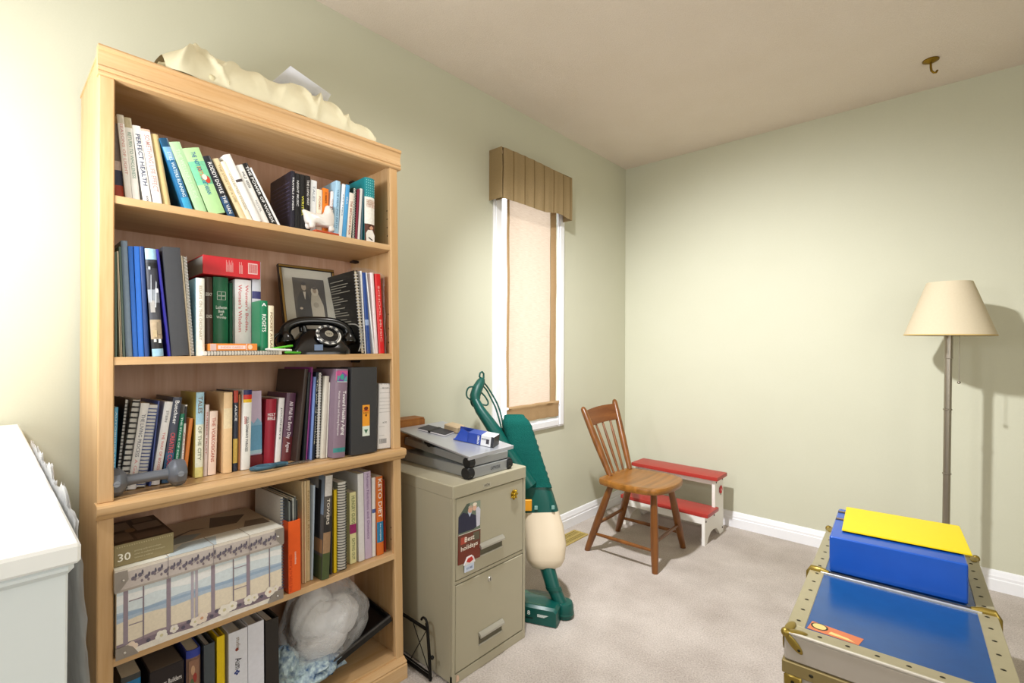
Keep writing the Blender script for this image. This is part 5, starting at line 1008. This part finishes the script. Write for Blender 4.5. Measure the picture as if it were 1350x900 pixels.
g = MB(); g.box((-.15, 0, 0), (0, .0395, .002), mat('#6a1420', .45)); g.box((-.15, 0, .030), (0, .0395, .032), mat('#6a1420', .45)); g.box((-.001, 0, 0), (.001, .0395, .032), mat('#741824', .45)); g.build('cover', dk)
g = MB(); g.box((-.148, .001, .0022), (-.002, .038, .0298), PAGE); g.build('pages', dk)
bl = bk('sky_blue_booklet', T(-.107, .3535, .8152), 'lavender and sky blue box book standing between the flag spined and maroon books', 'book')
g = MB(); g.box((-.02, 0, 0), (0, .0385, .190), mat('#cdbcd6', .5), .001); g.build('cover', bl)
flat_print('sky_print', bl, (0, 0, .004), (0, 1, 0), (0, 0, 1), .0385, .105, [(rc(0, 0, 1, .85), '#6aa6cc'), ([(0, .85), (.2, .95), (.4, .85), (.7, 1), (1, .86), (1, .8), (0, .8)], '#8ab8d8'), (rc(0, 0, 1, .1), '#b0d0e0')])
scz = bk('scissors', T(-.035, .345, .7835) @ Rz(-.02), 'scissors with blue grey handles lying on the third shelf edge', 'scissors')
SB = mat('#3f6478', .4); SM = mat('#9fa4a8', .25, .9)
for s_, nm in ((1, 'handle'), (-1, 'handle')):
    g = MB(); P = [(s_*.012+.016*math.cos(a)*(1 if s_ > 0 else .95), .022+.026*math.sin(a), .007+.003*s_) for a in [k*PI/8 for k in range(16)]]
    g.tube(P, .0058, SB, 8, True); g.tube([(s_*.010, .045, .007+.003*s_), (s_*.004, .070, .007+.002*s_), (-s_*.002, .092, .006)], [.006, .007, .005], SB, 8); g.build(nm, scz, 50)
for s_ in (1, -1):
    g = MB(); g.prism([(-s_*.001-.006, .085), (-s_*.001+.006, .085), (-s_*.006+.004, .14), (-s_*.008, .168), (-s_*.006-.004, .14)], lambda a, b, d: (a, b, d), .004+.0008*s_, .0048+.0008*s_, SM); g.build('blade', scz)
g = MB(); g.lathe([(0, .0065), (.004, .0065), (.0045, .0045)], SM, 12, T(0, .088, 0)); g.build('pivot', scz, 40)

# ------------------------------------------------------------------ fourth shelf: picture box, brown box, orange slipcase
dbx = bk('photo_storage_box', T(.014, .030, .4238), 'photo storage box printed with beach windows and white flowers', 'storage box')
bw, bd, bh, lz = .372, .275, .200, .150
BEI = mat('#ded2bc', .6)
g = MB(); g.box((-bd+.006, .003, 0), (-.004, bw-.003, lz+.02), BEI, .001); g.build('body', dbx)
g = MB(); g.box((-bd, -.001, lz), (0, bw+.001, bh), mat('#cfc2ac', .6), .0015); ldx = g.build('lid', dbx, 30)
def P_(a): return a
items = [(rc(0, 0, 1, 1), '#ece0cb'), (rc(0, .56, 1, 1), '#dde8ee'), ([(0, .53), (.15, .57), (.3, .53), (.5, .56), (.7, .52), (1, .55), (1, .67), (.8, .70), (.6, .66), (.35, .70), (.15, .66), (0, .69)], '#b4c6da'), ([(0, .60), (.4, .62), (.7, .60), (1, .61), (1, .65), (.5, .66), (0, .66)], '#9fb6d0'), ([(0, .80), (.2, .86), (.4, .80), (.7, .88), (1, .82), (1, .93), (.6, .96), (.3, .92), (0, .95)], '#f3f7f8'), (rc(0, 0, 1, .21), '#8b7b88'), ([(0, 0), (1, 0), (1, .09), (.8, .07), (.6, .10), (.4, .06), (.2, .10), (0, .07)], '#efe8dd'), ([(0, .18), (.2, .24), (.45, .2), (.7, .25), (1, .22), (1, .18)], '#a3929a')]
for a in (.045, .27, .53, .76): items += [(rc(a-.012, .16, a+.012, 1), '#9a8c98')]
for a in (.135, .66, .91): items += [(rc(a-.004, .16, a+.004, 1), '#8c7f8a')]
for a in (.405, .43): items += [(rc(a-.008, .16, a+.008, 1), '#b8b0bc')]
for a0, a1 in ((.06, .135), (.66, .75)): items += [(rc(a0, .45, a1, .465), '#9a8c98'), (rc(a0, .82, a1, .835), '#9a8c98')]
g0 = flat_print('window_print', dbx, (-.0036, .003, .001), (0, 1, 0), (0, 0, 1), bw-.006, lz-.002, items, .00006, .0003)
fl_ = []
for cx, cy, r_, c in [(a_, b__, c_*1.35, d_) for a_, b__, c_, d_ in [(.07, .11, .026, '#efdccb'), (.23, .13, .024, '#f0ece2'), (.30, .16, .018, '#efe8e0'), (.42, .15, .022, '#f2e9dd'), (.46, .17, .026, '#efe0d0'), (.60, .17, .028, '#f3ece0'), (.65, .19, .024, '#f4eee4'), (.76, .19, .024, '#f2ece2'), (.80, .20, .02, '#f0e8de'), (.91, .20, .026, '#f4ece0'), (.95, .22, .018, '#eee4da')]]:
    for k in range(5):
        a = k*2*PI/5+cx*20; fl_.append((ov(cx+r_*.55*math.cos(a), cy+r_*1.4*math.sin(a), r_*.55, r_*1.35, 8), c))
    fl_.append((ov(cx, cy, r_*.3, r_*.75, 8), '#d8a888' if cx in (.07, .46, .91) else '#d8cfa8'))
for cx, cy in [(.16, .13), (.35, .13), (.38, .19), (.52, .14), (.70, .16), (.85, .17), (.55, .2)]: fl_.append((ov(cx, cy, .012, .03, 8), '#5f5a6c'))
flat_print('flower_print', dbx, (-.0036, .003, .001), (0, 1, 0), (0, 0, 1), bw-.006, lz-.002, fl_, .00002, .0022)
it = [(rc(0, 0, 1, 1), '#c9bfba'), (rc(0, .86, 1, 1), '#e6ddd0'), (rc(0, 0, 1, .1), '#b0a69e')]
for k in range(26):
    cx = .09+k*.0335; it += [([(cx-.012, .40), (cx+.02, .52), (cx+.021, .56), (cx-.012, .44)], '#8c8088')]; it += [(ov(cx, .48+.1*math.sin(k*2.1), .011, .10, 7), '#6f6876'), (ov(cx+.013, .58+.1*math.sin(k*2.1), .006, .12, 6), '#5d5866'), (ov(cx+.010, .32+.1*math.cos(k*2), .007, .08, 6), '#83777e')]
for a in (.27, .53, .76): it.append((rc(a-.002, 0, a+.002, 1), '#958a8c'))
flat_print('vine_print', ldx, (0, -.001, lz), (0, 1, 0), (0, 0, 1), bw+.002, bh-lz, it, .00002, .0004)
tp = [(rc(0, 0, 1, 1), '#c4ae92'), (rc(0, 0, 1, .30), '#f0eee2'), ([(.0, .3), (.45, .3), (.55, .45), (.3, .62), (0, .55)], '#9aa1a0'), ([(.25, .0), (.55, .0), (.6, .25), (.4, .28)], '#c8d4d8'), ([(.62, .55), (.8, .5), (.92, .75), (.7, .9)], '#5f5040'), ([(.8, .3), (.98, .25), (.98, .45), (.86, .5)], '#7a6a58'), ([(.35, .45), (.5, .6), (.62, .58), (.52, .64), (.36, .52)], '#6a5a4a'), (rc(.27, 0, .275, .3), '#a89a8c'), (rc(.53, 0, .535, .3), '#a89a8c'), (rc(.76, 0, .765, .3), '#a89a8c')]
flat_print('lid_print', ldx, (0, 0, bh), (0, 1, 0), (-1, 0, 0), bw, bd, tp, .00004, .0004)
for y, z, p_ in ((-.002, lz-.002, ldx), (bw-.032, lz-.002, ldx), (.001, -.0, dbx), (bw-.034, 0, dbx)):
    g = MB(); s_ = 1 if y < .1 else -1; y0 = y if s_ > 0 else y+.034
    hh = .034 if p_ is ldx else .026
    if p_ is ldx: P = [(y0, z+.002), (y0+s_*.034, z+.052 if 0 else z+.035), (y0+s_*.026, z+.050), (y0, z+.050)] if 0 else [(y0, z+.006), (y0+s_*.010, z+.006), (y0+s_*.026, z+.028), (y0+s_*.024, z+.049), (y0, z+.049)]
    else: P = [(y0, 0), (y0+s_*.042, 0), (y0+s_*.032, .018), (y0+s_*.022, .026), (y0, .026)]
    xo = .0006 if p_ is ldx else -.0030
    g.prism(P, lambda a, b, d: (xo+d, a, b), 0, .0018 if p_ is ldx else .004, mat('#a39c96', .35, .6)); g.ball((xo+.003 if p_ is ldx else xo+.005, y0+s_*.016, z+(.028 if p_ is ldx else .012)), .003, mat('#d8d4d0', .3, .7), 8); g.build('corner_guard', p_, 40)
tb_ = bk('greeting_card_box', T(-.010, .031, .4238+bh+.001), 'olive brown card box printed with a white 30, on the storage box', 'box')
g = MB(); g.box((-.205, 0, 0), (0, .116, .050), mat('#8a7d58', .5), .001); g.build('carton', tb_)
W3 = mat('#ece8da', .5)
for st_, y_, z_, w_, h_, c_ in (('30', .019, .020, .024, .018, W3), ('greeting cards and envelopes', .064, .028, .052, .005, mat('#b8ae8c', .5)), ('cartes de souhaits et enveloppes', .068, .020, .060, .005, mat('#b8ae8c', .5)), ('tarjetas y sobres', .056, .012, .036, .005, mat('#b8ae8c', .5))):
    g = MB(); g.text(st_, c_, (.0008, y_, z_), (0, 1, 0), (0, 0, 1), w_, h_); g.build('lettering', tb_)
g = MB()
for k in range(24): g.prism(ov(.006+k*.0046, .044, .0012, .0018, 6), lambda a, b, d: (.0006+d, a, b), 0, .0001, mat('#b0a680', .5))
g.build('dotted_border', tb_)
it = [(rc(0, 0, 1, 1), '#4a3326'), (rc(.05, .1, .35, .45), '#7a6654'), (rc(.4, .05, .95, .3), '#6a5546'), (rc(.1, .55, .45, .9), '#8c7a68'), (rc(.5, .4, .95, .7), '#927f70'), (rc(.55, .76, .9, .95), '#7a6452'), (ov(.4, .48, .09, .09), '#9a7a58')]
flat_print('card_print', tb_, (0, 0, .0502), (0, 1, 0), (-1, 0, 0), .116, .205, it)
osl = bk('orange_slipcase', T(.004, .4205, .4238), 'orange plan slipcase holding grey magazines beside the picture box', 'magazine file')
OR = mat('#f0601c', .4); t_ = .036
g = MB(); g.box((-.20, 0, 0), (0, .0015, .205), mat('#c84a18', .4)); g.box((-.20, t_-.0015, 0), (0, t_, .205), OR); g.box((-.002, 0, 0), (.0, t_, .205), OR, .0006); g.box((-.20, 0, 0), (0, t_, .0015), OR); g.build('case', osl)
g = MB(); WH = mat('#f6e4d8', .5); g.text('FIVE STEPS AS PLANNED', WH, (-.105, -.0005, .10), (0, 0, 1), (1, 0, 0), .18, .018); g.text('FIVE STEPS AS PLANNED', mat('#c8340c', .5), (.0004, t_*.2, .058), (0, 0, 1), (0, -1, 0), .105, .008); g.text('toujours', WH, (.0004, t_*.58, .097), (0, 0, 1), (0, -1, 0), .036, .007); g.build('lettering', osl)
for k, c in enumerate(['#3a3c3c', '#8e9694', '#2e3030', '#c0c4c0', '#5a5e5c', '#303434']):
    m_ = bk('thin_magazine', T(-.006-.002*(k % 2), .4205+.0022+k*.0054, .4258), ['charcoal', 'pale grey green', 'black', 'light grey', 'mid grey', 'dark grey green'][k]+' thin magazine standing in the orange slipcase', 'magazine', 'magazines in the orange slipcase')
    g = MB(); g.box((-.19, 0, 0), (0, .0046, .268-.004*((k*3) % 4)), mat(c, .35, vary=.2, scale=120), .0008); g.build('cover', m_)
    g = MB(); g.box((-.188, .0008, .268-.004*((k*3) % 4)-.0002), (-.002, .0038, .2685-.004*((k*3) % 4)), PAGE); g.build('pages', m_)

# ------------------------------------------------------------------ bottom shelf: tray, cloth, plastic bag, pouch
BT = mat('#1a1918', .35, vary=.06)
TR = T(-.120, .628, .135) @ Rz(-.10) @ Rx(.33)
ty = bk('black_tray', TR, 'black plastic tray tilted under the plastic bag on the bottom shelf', 'tray')
g = MB(); g.box((-.085, -.17, 0), (.085, .17, .004), BT, .001); g.build('floor', ty)
g = MB()
for a, b in (((.080, -.17, 0), (.087, .17, .026)), ((-.087, -.17, 0), (-.080, .17, .026)), ((-.087, -.173, 0), (.087, -.166, .026)), ((-.087, .166, 0), (.087, .173, .026))): g.box(a, b, BT, .002)
g.build('rim', ty, 30)
g = MB(); g.box((.085, -.172, .022), (.094, .172, .027), mat('#3c3a38', .3), .002); g.build('lip', ty)
FLO = bumpy('floral_cloth', '#0d4a86', '#d8ecec', 55, .3, .002, .7, 2)
def lump(c, r, amp, fr_, seed, nu=44, nv=30, squash=None):
    def f_(u, v):
        a = 2*PI*u; b = PI*(v-.5); d = Vector((math.cos(b)*math.cos(a), math.cos(b)*math.sin(a), math.sin(b)))
        q = 1+amp*(nz(d.x*fr_+seed, d.y*fr_, d.z*fr_)+.5*abs(nz(d.x*fr_*2.3, d.y*fr_*2.3+seed, d.z*fr_*2.3)))
        p = Vector((c[0]+d.x*r[0]*q, c[1]+d.y*r[1]*q, c[2]+d.z*r[2]*q)); 
        if squash is not None: p.z = max(p.z, squash)
        return p
    return f_
M0 = T(-.13, .555, .095)
fc_ = bk('patterned_cloth', M0, 'crumpled blue and green patterned cloth bunched beneath the plastic bag', 'cloth')
g = MB(); g.grid(lump((.02, -.02, .040), (.092, .105, .042), .28, 2.8, 3), 48, 30, FLO, cu=True); g.grid(lump((.035, -.105, .075), (.045, .035, .055), .35, 3.2, 8), 36, 24, FLO, cu=True); g.build('cloth', fc_, 60)
bgp = bk('plastic_bag', M0, 'clear plastic bag stuffed with white bedding on the bottom shelf', 'plastic bag')
WB = mat('#e2e3e6', .6, vary=.03, scale=16, bump=1.0)
def bagf(c, r, seed, a1, a2):
    def f_(u, v):
        a = 2*PI*u; b = PI*(v-.5); d = Vector((math.cos(b)*math.cos(a), math.cos(b)*math.sin(a), math.sin(b)))
        cr = sum((max(0, 1-abs(nz(d.x*1.3+seed+k*5, d.y*1.3, d.z*1.3))*9)*(.6+.4*math.sin(k*3+a))) for k in range(3))
        q = 1+a1*nz(d.x*1.5+seed, d.y*1.5, d.z*1.5)-a2*cr
        return Vector((c[0]+d.x*r[0]*q, c[1]+d.y*r[1]*q, c[2]+d.z*r[2]*q))
    return f_
g = MB(); g.grid(bagf((.015, -.005, .175), (.060, .066, .095), 11, .15, .012), 60, 40, WB, cu=True); g.grid(bagf((.035, .062, .155), (.062, .070, .068), 15, .15, .012), 60, 40, WB, cu=True); g.grid(bagf((.040, .015, .105), (.060, .082, .055), 19, .15, .012), 60, 40, WB, cu=True); g.build('bedding', bgp, 80)
FILM = clear('bag_film', '#f6f6f8', .28, .14, 20)
g = MB(); g.grid(bagf((.025, .022, .150), (.098, .138, .135), 23, .22, .07), 100, 66, FILM, cu=True); g.build('film', bgp, 80)
pch = bk('black_pouch', T(-.21, .725, .15) @ Rz(.1) @ Rx(.15), 'black leather pouch leaning in the back right corner of the bottom shelf', 'pouch')
g = MB(); g.box((-.03, -.045, -.055), (.03, .04, .10), BT, .016, None, 3); g.build('body', pch, 40)
g = MB(); g.box((.028, -.048, .03), (.036, .043, .085), mat('#101010', .3), .004); g.build('flap', pch, 40)
g = MB(); g.tube([(.0, .042, .09), (.0, .055, .03), (.02, .05, -.05)], .008, mat('#0f1414', .25), 8); g.build('strap', pch, 50)

# ------------------------------------------------------------------ on top of the bookcase: folded cream sheet, papers
CLO = cloth_mat('cream_vinyl', '#d8cfae', '#e2dabc', (30, 30, 30), .08, .55, .15)
vs_ = bk('folded_sheet', T(0, 0, BH), 'cream vinyl sheet bundled along the top of the bookcase', 'sheet')
Y0_, Y1_ = .128, .726
def prof_h(u): return (.062+.056*min(1, u/.10))*(1 if u < .70 else 1-.62*((u-.70)/.30)**1.3)
CREASE = [(.10, .25, .030, .016), (.17, -.30, .022, .018), (.27, .35, .030, .012), (.40, -.12, .05, .010), (.52, .22, .04, .012), (.60, -.25, .028, .020), (.69, .18, .030, .024), (.78, -.2, .030, .016), (.86, .25, .022, .016), (.95, -.2, .02, .014)]
def sheet_fn(u, v):
    y = Y0_+(Y1_-Y0_)*u; hgt = prof_h(u)*(1+.10*nz(u*4, 3, 1))
    a = PI*v
    fold = sum(A*max(0, 1-abs(u-u0-s_*(v-.25))/w_)**1.3*1.5 for u0, s_, w_, A in CREASE)-.012*abs(nz(u*5+v, v*2, 5))
    fold *= min(1, v*6)
    x = -.108+.112*math.cos(a)+.55*fold*math.cos(a)+.010*nz(u*8, 1, 4)*math.cos(a)
    z = hgt*(max(0, math.sin(a))**.75)+fold*math.sin(a)*(.25 if 0 else (.2+.6*abs(math.cos(a))))
    return Vector((x, y+.010*nz(v*3, u*4, 7), max(z, .0012)))
g = MB(); g.grid(sheet_fn, 200, 50, CLO); g.build('sheet', vs_, 80)
g = MB(); CLE = cloth_mat('cream_vinyl_fold', '#cfc49c', '#dcd2ae', (30, 30, 30), .05, .6, .15)
for ya, yb, r_ in ((.115, .20, .012), (.205, .275, .017), (.28, .40, .008), (.52, .70, .010)):
    P = [Vector((-.012+.010*nz(t*4+ya*9, 0, 3), ya+(yb-ya)*t, r_*.9+.004*nz(t*5, ya*7, 1))) for t in [k/14 for k in range(15)]]
    g.tube([Vector((p.x, p.y, max(p.z, r_*.72))) for p in P], [r_*(.75+.35*nz(k*.5, ya*5, 2)) for k in range(15)], CLE, 10, flat=.8)
g.build('fold', vs_, 60)
pp_ = MB(); pp_.prism([(0, 0), (.20, -.004), (.19, .135), (.05, .16)], lambda a, b, d: (b, a, d), 0, .0006, mat('#dfe0ea', .6))
o = pp_.build('white_paper'); o.matrix_world = BM @ frame((-.20, .385, BH+.098), (0, .02, -.06), (0, 1, -.16), (1, 0, .45)) if 0 else BM @ T(-.195, .41, BH+.112) @ Ry(-.42) @ Rx(-.16); tag(o, 'loose white paper sticking up behind the cream sheet on the bookcase', 'paper')
